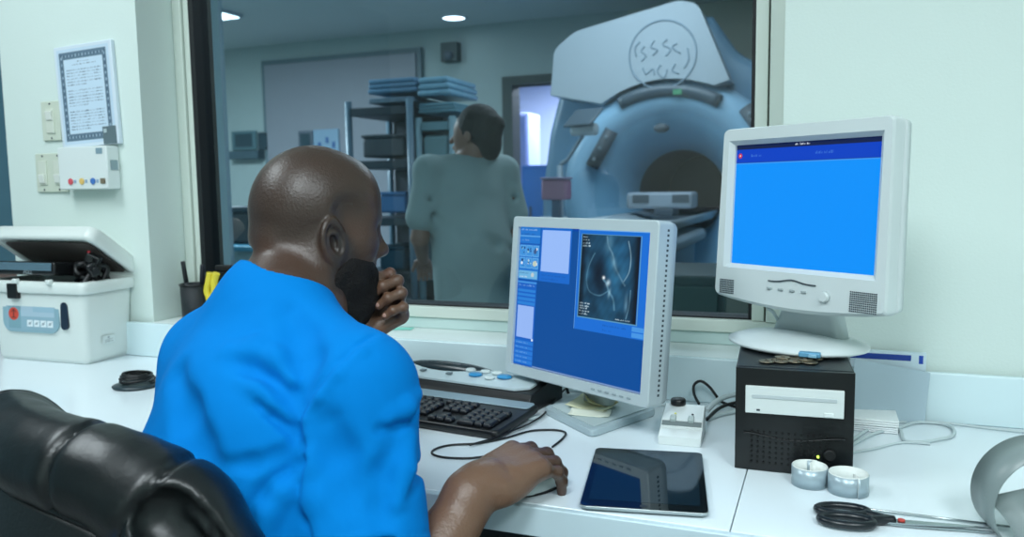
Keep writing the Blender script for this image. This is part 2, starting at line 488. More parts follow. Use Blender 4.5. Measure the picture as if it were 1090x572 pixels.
        c = c*(1-stub[:, None])+np.array(srgb((34, 28, 27)))*stub[:, None]
        lips = near*(np.abs(q[:, 0]) < .024)*(q[:, 1] > .083)*(np.abs(q[:, 2]+.061) < .012)
        c = c*(1-.35*lips[:, None])+np.array(srgb((120, 66, 62)))*.35*lips[:, None]
        hd = np.minimum(np.linalg.norm(V-A(WR), axis=1), np.linalg.norm(V-A(WL), axis=1))
        hh = 1-ss(hd, .07, .16)
        c = c*(1-.55*hh[:, None])+pale*.55*hh[:, None]
        return c
    skin = attr_mat('skin', rough=.38, sss=.06, bump=.0006, bscale=260, spec=.5)
    lo = V3min([SR, SL, hip, EL, WL, WR, ER], -.22); hi = (max(KR.x, WL.x)+.22, max(KR.y, EL.y)+.25, HC.z+.16)
    body = mesh_sdf('body', ops, lo, hi, .0023, skin, root, col)
    # --- beard, brows
    bo = [('add', fn, k) if op == 'add' else (op, fn, k) for op, fn, k in ops[:hs]] 
    head_ops = ops[hs:]
    Fh = field([o for o in head_ops[:60]])
    def shell(off, noise=.0):
        def f_(p): return Fh(p)-off-noise*vnoise(p, 900, 5)
        return f_
    bear = [('add', shell(.0085, .0014), 0), ('add', ell(h(0, .062, -.112), (.044, .040, .036), Q), .02)]
    for sx in (-1, 1): bear.append(('add', cap(h(sx*.048, .002, -.086), h(sx*.020, .055, -.112), .034, .030), .02))
    for sx in (-1, 1): bear.append(('add', cap(h(sx*.050, -.006, -.102), h(sx*.034, .030, -.125), .036, .030), .03))
    for sx in (-1, 1): bear.append(('add', cap(h(sx*.060, .030, -.030), h(sx*.054, .042, -.080), .007, .020), .02))
    bear.append(('and', ell(h(0, .030, -.112), (.110, .084, .088), Q), .014))
    pn = .874*Q[1]-.486*Q[2]; bear.append(('and', plane(h(0, .030, -.040), -pn), .012))
    bear.append(('sub', ell(h(0, .118, -.022), (.060, .052, .040), Q), .010))
    bear.append(('sub', ell(h(0, .102, -.0615), (.020, .020, .0065), Q), .004))
    bm_ = mat('beard_hair', (20, 17, 17), rough=.75, spec=.3, bump=.004, bscale=420)
    mesh_sdf('beard', bear, A(HC)-.17, A(HC)+.14, .0018, bm_, root)
    ew = mat('eye_white', (205, 200, 195), rough=.2); pm = mat('pupil', (25, 18, 15), rough=.15)
    for s in (-1, 1):
        B().tube([h(s*.050, .069, .012), h(s*.038, .079, .018), h(s*.018, .085, .016)], .0030, 8, 4).obj('eyebrow', bm_, root)
        e = B().sphere(h(s*.031, .0700, -.002), .0115).obj('eye', ew, root)
        B().sphere(h(s*.031, .0768, -.002), .0055).obj('pupil', pm, e)
    nm = mat('nail', (186, 148, 134), rough=.3)
    for (p, d, rr2, nn, rad) in n1+n2:
        B().sphere((0, 0, 0), (rad*.62, rad*.80, rad*.42), frame(p+nn*(rad*.62), rr2, d, nn)).obj('fingernail', nm, root)
    # --- scrub shirt
    so = []
    a2 = lambda fn, k=.02: so.append(('add', fn, k)); s2 = lambda fn, k=.01: so.append(('sub', fn, k))
    a2(ell(mid-Fv*.015-Z*.115, (.190, .125, .20), Qt), .05)
    a2(ell(mid-Fv*.075-Z*.12, (.155, .085, .17), Qt), .06)
    a2(cap(SR-Z*.012, SL-Z*.012, .060, .062), .05)
    a2(cap(NB-Fv*.03-Z*.015, SR+Z*.0, .060, .056), .04); a2(cap(NB-Fv*.02-Z*.015, SL+Z*.0, .060, .058), .07)
    w = mid-Fv*.09-Z*.26
    a2(ell(w-Rv*.012, (.192, .150, .17), Qt), .08)
    a2(ell(hip+Z*.03, (.20, .165, .15), Qt), .08)
    a2(ell(hip-Z*.08, (.205, .18, .08), Qt), .05)
    # cloth hanging out to the left behind the arm
    a2(cap(SL-Z*.04, SL-Fv*.09-Z*.24-Rv*.0, .058, .075), .06)
    def sleeve(S, E, r0, r1, t):
        S = A(S); E = A(E); d = (E-S)/np.linalg.norm(E-S); H = S+(E-S)*t
        o = cap(S, H+d*.03, r0, r1); inn = cap(H-d*.05, H+d*.06, r1-.009, r1-.007); pl = plane(H, d)
        band = lambda p: -.0012*np.clip(1-np.abs(((H-p) @ d)-.022)/.0022, 0, 1)*-1
        a2(lambda p: smax(smax(o(p)+band(p), pl(p), .004), -smax(inn(p), -pl(p)-.022, .002), .004), .03)
    # (each sleeve ends in an open hem)
    sleeve(SR, ER, .064, .077, .66); sleeve(SL, EL, .060, .070, .80)
    # neck opening
    s2(cap(NB+Fv*.004+Rv*.008+Z*.035, NB+Z*.20+Fv*.02, .066, .080), .006)
    s2(cap(NB+Fv*.07-Z*.02, NB+Fv*.06+Z*.12, .03, .06), .01)
    # folds: grooves and ridges
    def fold(pts, r, k=.02, ridge=False):
        pts = [P(*q) for q in pts]
        for i in range(len(pts)-1): (a2 if ridge else s2)(cap(pts[i], pts[i+1], r), k)
    F0 = field(list(so))
    def onsurf(px, py):
        d = np.linspace(.75, 1.35, 241); pts = A(CAM)+_ray(px, py)[None, :]*(d/FPX)[:, None]; v = F0(pts); i = np.argmax(v < 0)
        return d[i] if v[i] < 0 else 1.1
    def crease(pp, r=.010, depth=.5, ridge=False, k=.02):
        q = []
        for (x, y) in pp:
            d = onsurf(x, y); q.append(P(x, y, d-(r*(1-depth)) if not ridge else d+(r*(1-depth)*1.0)))
        n = len(q)
        for i in range(n-1):
            t0 = math.sin(math.pi*(i+.15)/(n-.7))**.5 if n > 2 else 1; t1 = math.sin(math.pi*(i+1-.15)/(n-.7))**.5 if n > 2 else 1
            fn = cap(q[i], q[i+1], r*max(t0, .3), r*max(t1, .3))
            (a2 if ridge else s2)(fn, k)
    # armhole seam and the deep fold by the armpit
    # armhole seam
    crease([(400, 356), (376, 372), (354, 393), (334, 417), (320, 434)], .0045, .35, k=.006)
    crease([(406, 362), (384, 378), (362, 398), (342, 422), (326, 442)], .006, .25, True, k=.010)
    # deep fold below the shoulder blade running into the armpit
    crease([(266, 418), (280, 426), (294, 438), (306, 450), (318, 466)], .0125, .97, k=.006)
    crease([(262, 408), (280, 414), (298, 426), (312, 442)], .013, .42, True, k=.016)
    crease([(316, 436), (317, 460), (320, 490), (325, 520), (331, 552), (336, 590)], .012, .85, k=.010)
    crease([(330, 450), (333, 490), (340, 530), (346, 575)], .015, .38, True, k=.018)
    crease([(250, 384), (270, 386), (292, 396), (308, 414), (314, 430)], .009, .25, k=.022)
    crease([(246, 376), (272, 374), (296, 384), (314, 404)], .010, .25, True, k=.02)
    crease([(322, 406), (325, 380), (318, 350), (306, 330)], .010, .16, k=.03)
    # pulls towards the waist
    crease([(322, 492), (304, 508), (284, 530), (266, 552), (254, 580)], .009, .42, k=.018)
    crease([(318, 506), (302, 524), (286, 546), (278, 580)], .010, .30, True, k=.016)
    crease([(320, 474), (296, 486), (266, 494), (232, 496)], .006, .28, k=.014)
    crease([(184, 400), (192, 440), (204, 480), (224, 530)], .012, .16, k=.035)
    # sleeve
    crease([(447, 430), (440, 444), (424, 454), (406, 458)], .007, .60, k=.010)
    crease([(444, 420), (432, 434), (414, 444)], .009, .35, True, k=.014)
    crease([(350, 452), (362, 486), (374, 524), (380, 560)], .010, .22, k=.03)
    crease([(424, 474), (412, 506), (408, 540), (410, 566)], .009, .22, k=.025)
    crease([(450, 480), (440, 510), (430, 540)], .008, .36, k=.016)
    crease([(436, 468), (430, 500), (424, 536)], .008, .22, True, k=.02)
    so.append(('disp', lambda p: .0006*vnoise(p, 30, 9)+.0003*vnoise(p, 75, 3), 0))
    cloth = mat('blue_scrubs', (0, 118, 196), rough=.85, spec=.08, bump=.0003, bscale=900, var=.03, vscale=5)
    lo = V3min([SR, SL, hip, EL, ER], -.30); hi = (SR.x+.2, max(SL.y, EL.y)+.2, NB.z+.12)
    so_n = len(so)
    shirt = mesh_sdf('scrub_shirt', so, lo, hi, .0030, cloth, root)
    # hem stitching line of the right sleeve and the neck band
    # --- trousers, shoes
    to = []
    for s in (-1, 1):
        hj = hip+Rv*.09*s-Z*.05; kn = hj+Fv*.43+Rv*.03*s+Z*.02; an = kn-Z*.42+Fv*.02; 
        to += [('add', cap(hj, kn, .092, .068), .03), ('add', cap(kn, an, .068, .055), .03)]
    to.append(('add', ell(hip-Z*.09, (.17, .13, .09), Qt), .05))
    mesh_sdf('scrub_trousers', to, V3min([hip], -.4)-np.array([0, 0, .45]), A(hip)+.75, .008, cloth, root)
    shm = mat('shoe', (30, 30, 32), rough=.5)
    for s in (-1, 1):
        sh = []
        hj = hip+Rv*.09*s-Z*.05; kn = hj+Fv*.43+Rv*.03*s+Z*.02; an = kn-Z*.42+Fv*.02; a0 = Vector((an.x, an.y, .045))
        sh += [('add', cap(a0-Fv*.06, a0+Fv*.13, .042, .036), .02), ('add', cap(a0-Fv*.03, a0-Fv*.03+Z*.06, .045, .045), .02)]
        sh.append(('and', plane((0, 0, .003), (0, 0, -1)), 0))
        mesh_sdf('shoe', sh, A(hip)-np.array([.5, .5, hip.z+.02]), A(hip)+np.array([1, 1, .0]), .007, shm, root)
    return dict(hip=hip, Fv=Fv, Rv=Rv, WR=WR, fr=fr, HC=HC)
def V3min(vs, m):
    return np.array([min(v[i] for v in vs)+m for i in range(3)])
# ------------------------------------------------------------------ the room
M_wall = mat('wall_paint', (214, 228, 222), rough=.75, bump=.0004, bscale=180, var=.012, vscale=3)
M_jamb = mat('jamb_paint', (206, 218, 212), rough=.6, var=.015)
M_trimw = mat('trim_white', (226, 236, 234), rough=.4)
M_ceil = mat('ceiling_paint', (225, 228, 226), rough=.9)
M_floor = mat('vinyl_floor', (120, 124, 124), rough=.45, var=.06, vscale=14)
M_lam = mat('white_laminate', (228, 239, 244), rough=.22, spec=.5, var=.01)
M_lame = mat('laminate_edge', (196, 216, 224), rough=.35)
M_blk = mat('black_plastic', (16, 18, 20), rough=.35)
M_blkm = mat('black_matte', (12, 14, 16), rough=.6)
M_gask = mat('dark_gasket', (14, 20, 24), rough=.6)
M_frame = mat('frame_cream', (212, 222, 212), rough=.4)
def slab(name, lo, hi, m, parent=None, bev=0):
    lo = Vector(lo); hi = Vector(hi); return B().box((lo+hi)/2, hi-lo, bev=bev).obj(name, m, parent)
YW = 1.60; XL = -1.655; XR = -.080; ZT = 2.15; YG = 1.745
struct(slab('wall_left', (-2.16, YW, 0), (XL, YW+.22, 2.6), M_wall))
struct(slab('wall_right', (XR, YW, 0), (2.3, YW+.22, 2.6), M_wall))
struct(slab('wall_below', (XL, YW, 0), (XR, YW+.22, .835), M_wall))
struct(slab('wall_above', (XL, YW, ZT), (XR, YW+.22, 2.6), M_wall))
struct(slab('wall_rear', (-3.4, -2.5, 0), (2.3, -2.4, 2.6), M_wall))
struct(slab('wall_side', (2.3, -2.5, 0), (2.4, YW+.22, 2.6), M_wall))
struct(slab('wall_passage', (-3.5, -2.5, 0), (-3.4, 2.3, 2.6), mat('passage_paint', (120, 150, 160), rough=.8)))
struct(slab('wall_end', (-3.4, 2.2, 0), (-2.245, 2.3, 2.6), mat('passage_paint_blue', (96, 140, 158), rough=.8)))
struct(slab('wall_return', (-2.245, YW+.22, 0), (-2.16, 2.3, 2.6), M_wall))
struct(slab('ceiling', (-3.5, -2.5, 2.6), (2.4, 2.3, 2.7), M_ceil))
struct(slab('floor', (-3.5, -2.5, -.1), (2.4, 2.3, 0), M_floor))
# deep white sill ledge in front of the window
struct(slab('trim_1', (XL+.001, 1.592, .8355), (XR, 1.76, .8405), M_trimw, bev=.0018))
struct(slab('trim_2', (XL+.001, 1.722, .8408), (XR-.001, 1.80, .868), mat('sill_apron', (198, 220, 216), rough=.5), bev=.002))
# window
win = bpy.data.objects.new('window_1', None); COL.objects.link(win); win.location = (XL, YG, .86); struct(win)
x0, x1 = -1.585, -.138
def bar(b, lo, hi, bev=.002):
    lo = Vector(lo); hi = Vector(hi); b.box((lo+hi)/2, hi-lo, bev=bev)
b = B()
bar(b, (XL+.001, 1.716, .8685), (XR-.001, 1.80, .8945))
bar(b, (XL+.001, 1.716, ZT-.06), (XR-.001, 1.80, ZT))
bar(b, (XR-.062, 1.722, .895), (XR-.037, 1.80, ZT-.06)); bar(b, (XR-.033, 1.712, .895), (XR-.001, 1.80, ZT-.06))
bar(b, (XL+.001, 1.722, .895), (XL+.030, 1.80, ZT-.06)); bar(b, (XL+.033, 1.728, .895), (XL+.050, 1.80, ZT-.06))
b.obj('window_frame', M_frame, win)
b = B(); bar(b, (XL+.050, 1.7285, .895), (XL+.066, 1.80, ZT-.06), .001); bar(b, (XR-.0705, 1.738, .895), (XR-.0615, 1.80, ZT-.06), .001)
bar(b, (XL+.050, 1.738, .8950), (XR-.062, 1.80, .8985), .0005)
b.obj('gasket', M_gask, win)
g = bpy.data.materials.new('window_glass'); g.use_nodes = True; nt = g.node_tree; nt.nodes.clear()
o_ = nt.nodes.new('ShaderNodeOutputMaterial'); mx = nt.nodes.new('ShaderNodeMixShader'); fr = nt.nodes.new('ShaderNodeFresnel'); fr.inputs[0].default_value = 1.50
tr = nt.nodes.new('ShaderNodeBsdfTransparent'); tr.inputs[0].default_value = (.82, .90, .93, 1); gl = nt.nodes.new('ShaderNodeBsdfGlossy'); gl.inputs['Roughness'].default_value = 0
geo = nt.nodes.new('ShaderNodeNewGeometry'); s1 = nt.nodes.new('ShaderNodeMath'); s1.operation = 'SUBTRACT'; s1.inputs[0].default_value = 1.9; s2 = nt.nodes.new('ShaderNodeMath'); s2.operation = 'MULTIPLY'; s3 = nt.nodes.new('ShaderNodeMath'); s3.operation = 'MULTIPLY'; s3.inputs[1].default_value = 1.9; s3.use_clamp = True
nt.links.new(geo.outputs['Backfacing'], s3.inputs[0]); nt.links.new(s3.outputs[0], s1.inputs[1]); s1.inputs[0].default_value = 1.0; s3.inputs[1].default_value = 1.0
nt.links.new(fr.outputs[0], s2.inputs[0]); nt.links.new(s1.outputs[0], s2.inputs[1])     # both faces of the pane reflect; counted on the face towards the viewer
s4 = nt.nodes.new('ShaderNodeMath'); s4.operation = 'MULTIPLY'; s4.inputs[1].default_value = 1.9; s4.use_clamp = True; nt.links.new(s2.outputs[0], s4.inputs[0]); nt.links.new(s4.outputs[0], mx.inputs[0]); nt.links.new(tr.outputs[0], mx.inputs[1]); nt.links.new(gl.outputs[0], mx.inputs[2]); nt.links.new(mx.outputs[0], o_.inputs[0])
slab('glass', (XL+.06, 1.757, .892), (XR-.066, 1.763, ZT-.058), g, win)
# passage at the far left: a low wooden cupboard
cb = thing('wooden_cupboard', 'low brown wooden cupboard at the far left edge behind the white case', 'cupboard', (-2.35, 1.95, 0))
slab('carcass', (-2.80, 1.66, .0), (-2.25, 2.15, .93), mat('brown_wood', (128, 100, 88), rough=.5, var=.15, vscale=20), cb, .004)
slab('door', (-2.78, 1.645, .05), (-2.27, 1.6595, .90), mat('brown_wood_door', (134, 104, 92), rough=.5, var=.12, vscale=20), cb, .003)
# ------------------------------------------------------------------ desk
dk = thing('desk', 'long white laminate desk with raised back splash under the window', 'desk', (-.35, 1.28, 0))
YF = .978
slab('worktop', (-2.40, YF+.012, .712), (-.1043, 1.598, .75), M_lam, dk, .0015)
slab('worktop', (-.1027, YF+.012, .712), (1.9, 1.598, .75), M_lam, dk, .0015)
slab('edge_band', (-2.40, YF, .708), (1.9, YF+.0115, .7495), M_lame, dk, .002)
slab('back_splash', (-2.16, 1.578, .7502), (1.9, 1.5915, .8405), mat('splash_laminate', (214, 234, 238), rough=.25), dk, .003)
slab('end_panel', (-2.39, YF+.05, 0), (-2.36, 1.59, .711), M_lam, dk); slab('end_panel', (1.86, YF+.05, 0), (1.89, 1.59, .711), M_lam, dk)
slab('modesty_panel', (-2.35, 1.50, .08), (1.85, 1.52, .711), mat('panel_dark', (52, 62, 66), rough=.6), dk)
slab('support_panel', (-.0, YF+.10, 0), (.03, 1.49, .711), M_lam, dk)
# ------------------------------------------------------------------ scanner room behind the glass
M_sw = mat('scan_wall', (172, 186, 184), rough=.85, var=.03)
M_sc = mat('scan_ceiling', (214, 222, 222), rough=.9)
M_gan = mat('gantry_white', (196, 208, 216), rough=.35, var=.01)
M_ganb = mat('gantry_blue', (110, 152, 180), rough=.4)
M_gang = mat('gantry_grey', (84, 96, 106), rough=.45)
YS = 7.0; ZC = 2.70; XA = -7.2
struct(slab('floor_scanner_room', (XA, 2.31, -.1), (3.6, 11, 0), mat('scan_floor', (70, 84, 88), rough=.5)))
struct(slab('ceiling_scanner_room', (XA, 2.31, ZC), (3.6, 11, ZC+.1), M_sc))
dl = PY(547, 150, YS).x; dr = PY(668, 150, YS).x; dt = PY(547, 91, YS).z
struct(slab('wall_near_left', (XA, 2.31, 0), (-2.2455, 2.36, ZC), M_sw)); struct(slab('wall_near_right', (2.401, 1.83, 0), (3.6, 1.88, ZC), M_sw))
struct(slab('floor_strip', (2.401, 1.83, -.1), (3.6, 2.309, 0), M_sc)); struct(slab('ceiling_strip', (2.401, 1.83, ZC), (3.6, 2.309, ZC+.1), M_sc)); struct(slab('wall_bulkhead', (-2.245, 2.31, 2.601), (2.4, 2.36, ZC), M_sw))
struct(slab('wall_far', (XA, YS, 0), (dl, YS+.15, ZC), M_sw))
struct(slab('wall_far_right', (dr, YS, 0), (3.6, YS+.15, ZC), mat('scan_wall_dark', (190, 198, 186), rough=.9)))
struct(slab('wall_far_lintel', (dl, YS, dt), (dr, YS+.15, ZC), M_sw))
struct(slab('wall_scan_left', (XA-.1, 1.83, 0), (XA, 11, ZC), M_sw))
struct(slab('wall_scan_right', (3.6, 1.83, 0), (3.7, 11, ZC), M_sw))
struct(slab('wall_beyond', (XA, 10.9, 0), (3.6, 11, ZC), mat('lilac_paint', (186, 196, 226), rough=.8)))
b = B(); bar(b, (dl-.10, YS-.03, 0), (dl, YS+.17, dt+.08)); bar(b, (dr, YS-.03, 0), (dr+.10, YS+.17, dt+.08)); bar(b, (dl, YS-.03, dt), (dr, YS+.17, dt+.08))
struct(b.obj('trim_3', mat('door_frame_dark', (56, 70, 70), rough=.6)))
# closed leaf on the far wall, left
a = PY(277, 65, YS-.06); c = PY(447, 49, YS-.06)
dd = bpy.data.objects.new('door_1', None); COL.objects.link(dd); dd.location = (a.x, YS, 0); struct(dd)
slab('door_leaf', (a.x+.05, YS-.07, 0), (c.x-.05, YS-.02, a.z-.05), mat('door_grey', (146, 148, 156), rough=.5), dd, .004)
b = B(); bar(b, (a.x, YS-.05, 0), (a.x+.05, YS, a.z)); bar(b, (c.x-.05, YS-.05, 0), (c.x, YS, a.z)); bar(b, (a.x+.05, YS-.05, a.z-.05), (c.x-.05, YS, a.z)); b.obj('door_frame', mat('door_frame_grey', (104, 122, 128), rough=.5), dd)
q_ = PY(284, 170, YS-.09); B().cyl((a.x+.14, YS-.0715, 1.08), (a.x+.14, YS-.10, 1.08), .012).cyl((a.x+.14, YS-.10, 1.08), (a.x+.26, YS-.10, 1.08), .009).obj('door_handle', M_gang, dd)
# pale column by the window's left edge
q0 = P(229, 150, 4.2); q1 = PY(239, 150, q0.y)
struct(slab('trim_4', (q0.x, q0.y, 0), (q1.x, q0.y+.03, ZC-.005), mat('pale_column', (150, 178, 190), rough=.6)))
# small things on the far wall
def wallbox(name, label, cat, x0, y0, x1, y1, d, m, extra=None, Y=None):
    Y = YS if Y is None else Y
    p = PY(x0, y1, Y-d); q = PY(x1, y0, Y-d); c = (p+q)/2
    t = thing(name, label, cat, (c.x, Y, p.z))
    slab('housing', (p.x, Y-d, p.z), (q.x, Y, q.z), m, t, .004)
    if extra: extra(t, p, q)
    return t
def ex_screen(t, p, q):
    w = q.x-p.x; h = q.z-p.z
    slab('display', (p.x+.15*w, p.y-.004, p.z+.15*h), (q.x-.15*w, p.y, q.z-.15*h), mat('dim_display', (44, 66, 76), rough=.3), t)
wallbox('notice_board', 'small faded teal board on the far wall behind the glass', 'board', 247, 139, 272, 160, .03, mat('faded_teal', (84, 116, 124), rough=.6), ex_screen)
wallbox('wall_monitor', 'dark square wall monitor just right of the faded teal board', 'monitor', 275, 140, 298, 160, .05, mat('dark_case', (40, 60, 70), rough=.4), ex_screen)
wallbox('shelf_box', 'flat dark box under the faded teal board on the far wall', 'box', 243, 160, 274, 170, .12, mat('dark_box', (66, 88, 98), rough=.5), None)
wallbox('sharps_bin', 'grey wall bin left of the white glove dispenser', 'bin', 318, 139, 332, 160, .10, mat('bin_grey', (92, 100, 112), rough=.5), ex_screen)
def ex_glove(t, p, q):
    for k, f in enumerate((.25, .55, .8)):
        x = p.x+(q.x-p.x)*f; B().box((x, p.y-.002, p.z+(q.z-p.z)*(.35+.2*(k % 2))), (.035, .004, .06), bev=.001).obj('blue_mark', mat('blue_mark', (60, 96, 150)), t)
wallbox('glove_dispenser', 'white glove dispenser with blue marks on the far wall above the man', 'dispenser', 334, 137, 360, 164, .09, mat('pale_box', (140, 168, 190), rough=.5), ex_glove)
def ex_cam(t, p, q):
    B().sphere(((p.x+q.x)/2, p.y, p.z+.05), .05).obj('lens', M_gang, t)
wallbox('security_camera', 'small dark box camera high on the far wall above the towels', 'camera', 469, 44, 486, 66, .10, mat('camera_dark', (62, 76, 78), rough=.5), ex_cam)
# downlights
def downlight(px, py, label):
    q = PZ(px, py, ZC-.004); t = thing('downlight', label, 'ceiling light', (q.x, q.y, ZC-.004))
    B().lathe([(.125, .002), (.125, -.006), (.105, -.010), (.095, .001)], 32, T(q.x, q.y, ZC-.004), cap=False).obj('trim_ring', M_gan, t)
    B().lathe([(.0, 0), (.098, 0)], 32, T(q.x, q.y, ZC-.005), cap=False).obj('lamp', emis('downlight_lamp', (235, 245, 255), 7), t)
downlight(483, 19, 'round lit downlight in the dark ceiling above the security camera')
q = PZ(229, 13, ZC-.01); t = thing('linear_ceiling_light', 'lit ceiling panel glimpsed at the top left corner of the glass', 'ceiling light', (q.x, q.y, ZC-.01))
slab('housing', (q.x-.12, q.y-.2, ZC-.03), (q.x+.12, q.y+.2, ZC-.001), M_gan, t); slab('diffuser', (q.x-.10, q.y-.18, ZC-.034), (q.x+.10, q.y+.18, ZC-.0305), emis('panel_diffuser', (225, 245, 255), 5), t)
# ---- the scanner
SD = 5.0; cc = P(714, 206, SD); SX, SY, SZ = cc.x, cc.y, cc.z
sc = thing('mri_scanner', 'large white and blue scanner with round bore behind the window', 'scanner', (SX, SY, 0))
U = SD/FPX
Mf = Matrix(((1, 0, 0, SX), (0, 0, 1, SY), (0, 1, 0, SZ), (0, 0, 0, 1)))    # local x right, y up, z away
def arc(cx, cy, r, a0, a1, n=24): return [(cx+r*math.cos(math.radians(a0+(a1-a0)*k/n)), cy+r*math.sin(math.radians(a0+(a1-a0)*k/n))) for k in range(n+1)]
# body behind (blue sides, with a bore through it)
bo_ = [(.30, .98), (.38, .86), (.60, .74), (.80, .60), (.92, .40), (.95, .1), (.95, -SZ+.02), (-.92, -SZ+.02), (-.92, .0), (-.86, .42), (-.78, .70), (-.70, .92), (-.52, 1.04), (.0, 1.12), (.22, 1.10)]
def ring_prism(outer, r, z0, z1, name, m, par, M, n=64):
    b = B(); o_r = []
    P2 = [Vector((x, y)) for x, y in outer]; N = len(P2)
    for k in range(n):
        a = 2*math.pi*k/n; d = Vector((math.cos(a), math.sin(a))); best = 9
        for i in range(N):
            p, q = P2[i], P2[(i+1) % N]; e = q-p; den = d.x*e.y-d.y*e.x
            if abs(den) < 1e-9: continue
            t_ = (p.x*e.y-p.y*e.x)/den; s_ = (p.x*d.y-p.y*d.x)/den
            if t_ > 0 and -1e-6 <= s_ <= 1+1e-6: best = min(best, t_)
        o_r.append(d*best)
    inn = [Vector((math.cos(2*math.pi*k/n), math.sin(2*math.pi*k/n)))*r for k in range(n)]
    ev = .05
    rings = [[(p.x, p.y, z0) for p in inn], [((p*.93).x, (p*.93).y, z0) for p in o_r], [((p*.98).x, (p*.98).y, z0+.02) for p in o_r], [(p.x, p.y, z0+ev*1.6) for p in o_r], [(p.x, p.y, z1) for p in o_r], [(p.x, p.y, z1) for p in inn]]
    rings = [[M @ Vector(p) for p in r_] for r_ in rings]; rings.append(rings[0])
    b.loft(rings, cap=False); return b.obj(name, m, par)
ring_prism(bo_, .42, .14, 1.55, 'body_shell', M_ganb, sc, Mf, 96)
# front ring: domed annulus, flare with its blue light put into the colour, bore tube
Rz = 1.0
B().lathe([(.50, .02), (.55, -.03), (.62, -.035), (.68, -.01), (.715, .05), (.725, .14)], 96, Mf, cap=False).obj('front_ring', mat('ring_paleblue', (168, 212, 240), rough=.35), sc)
b = B(); b.lathe([(.50, .02), (.455, .05), (.40, .12), (.34, .22), (.300, .34), (.285, .40)], 96, Mf, cap=False); b.obj('bore_flare', mat('flare_blue_light', (150, 200, 230), rough=.3), sc)
B().lathe([(.285, .40), (.285, 1.52)], 64, Mf, cap=False).obj('bore_tube', mat('bore_inner', (120, 116, 124), rough=.5), sc)
b = B(); b.lathe([(.285, 1.50), (0, 1.50)], 64, Mf, cap=False); b.obj('bore_end', mat('bore_end', (62, 60, 64), rough=.6), sc)
# lower body front
lo_ = [(-.90, -SZ+.03)] + [(-.90, -.15)] + arc(0, 0, .70, 192, 348, 24)+[(.92, -.15), (.92, -SZ+.03)]
b = B(); b.prism(lo_, .03, .16, Mf, bev=.02); b.obj('lower_cover', M_gan, sc)
# upper cover, a slab with rounded corners above the ring
def rnd(pts, r, n=4):
    out = []; N = len(pts); pts = [Vector(p) for p in pts]
    for i in range(N):
        a, b_, c = pts[i-1], pts[i], pts[(i+1) % N]; u = (a-b_).normalized()*r; v = (c-b_).normalized()*r
        for k in range(n+1):
            t = k/n; out.append(tuple((b_+u)*(1-t)**2+b_*2*t*(1-t)+(b_+v)*t*t))
    return out
up_ = [(-.77, .64), (-.74, .93), (-.60, 1.03), (.05, 1.16), (.165, 1.13), (.36, .67)]+[(x, y) for x, y in arc(-.02, .0, .70, 66, 126, 10)]
rr4 = rnd(up_, .035)
b = B(); b.prism([up_[0]]+[q for i in range(1, 5) for q in rr4[i*5:i*5+5]]+[up_[5]]+up_[6:], -.06, .15, Mf, bev=.006, seg=2); b.obj('upper_cover', M_gan, sc)
# embossed round emblem
ec = (-.045, .845)
b = B(); b.tube([Mf @ Vector((ec[0]+.205*math.cos(t), ec[1]+.205*math.sin(t), -.062)) for t in np.linspace(0, 2*math.pi, 48)[:-1]], .005, 8, closed=True)
for pts in ([(-.11, .06), (-.13, .03), (-.10, .0), (-.13, -.03)], [(-.05, .09), (-.07, .05), (-.03, .03), (-.06, .0)], [(.03, .09), (.0, .06), (.05, .03), (.02, -.01)], [(.09, .06), (.06, .04), (.11, .0)],
            [(-.12, -.07), (-.10, -.11), (-.06, -.08), (-.05, -.12)], [(-.01, -.06), (-.03, -.10), (.01, -.14), (.03, -.09)], [(.08, -.06), (.06, -.10), (.10, -.12)], [(-.16, .0), (-.17, .05), (-.14, .09)], [(.15, .03), (.16, -.04), (.13, -.09)]):
    b.tube([Mf @ Vector((ec[0]+x, ec[1]+y, -.062)) for x, y in pts], .004, 6, 4)
b.obj('embossed_emblem', mat('emboss_grey', (150, 170, 186), rough=.5), sc)
# curved display strip
b = B(); st = []
for a in np.linspace(60, 116, 15): st.append(Mf @ Vector((.655*math.cos(math.radians(a))-.03, .655*math.sin(math.radians(a))-.02, -.03)))
b.tube(st, .042, 12, flat=1.0); dsp = b.obj('display_strip', mat('strip_dark', (92, 108, 120), rough=.3), sc)
B().box(Mf @ Vector((.05, .615, -.077)), (.05, .012, .030)).obj('lit_readout', emis('green_readout', (120, 210, 170), .5), dsp)
B().sphere(Mf @ Vector((-.055, .405, -.03)), (.05, .03, .03)).obj('camera_pod', M_gang, sc)
for (x, y, ang) in ((-.435, .29, 60), (.52, .40, -55)):
    a_ = math.radians(ang); d = Vector((math.cos(a_), math.sin(a_)))*.13
    b = B(); b.tube([Mf @ Vector((x-d.x, y-d.y, -.035)), Mf @ Vector((x+d.x, y+d.y, -.035))], .045, 12); cp = b.obj('control_panel', M_gang, sc)
    for k in (-.6, 0, .6): B().sphere(Mf @ Vector((x+d.x*k, y+d.y*k, -.082)), (.012, .005, .012)).obj('button', mat('pod_button%d' % int(k*10), (130, 146, 156)), cp)
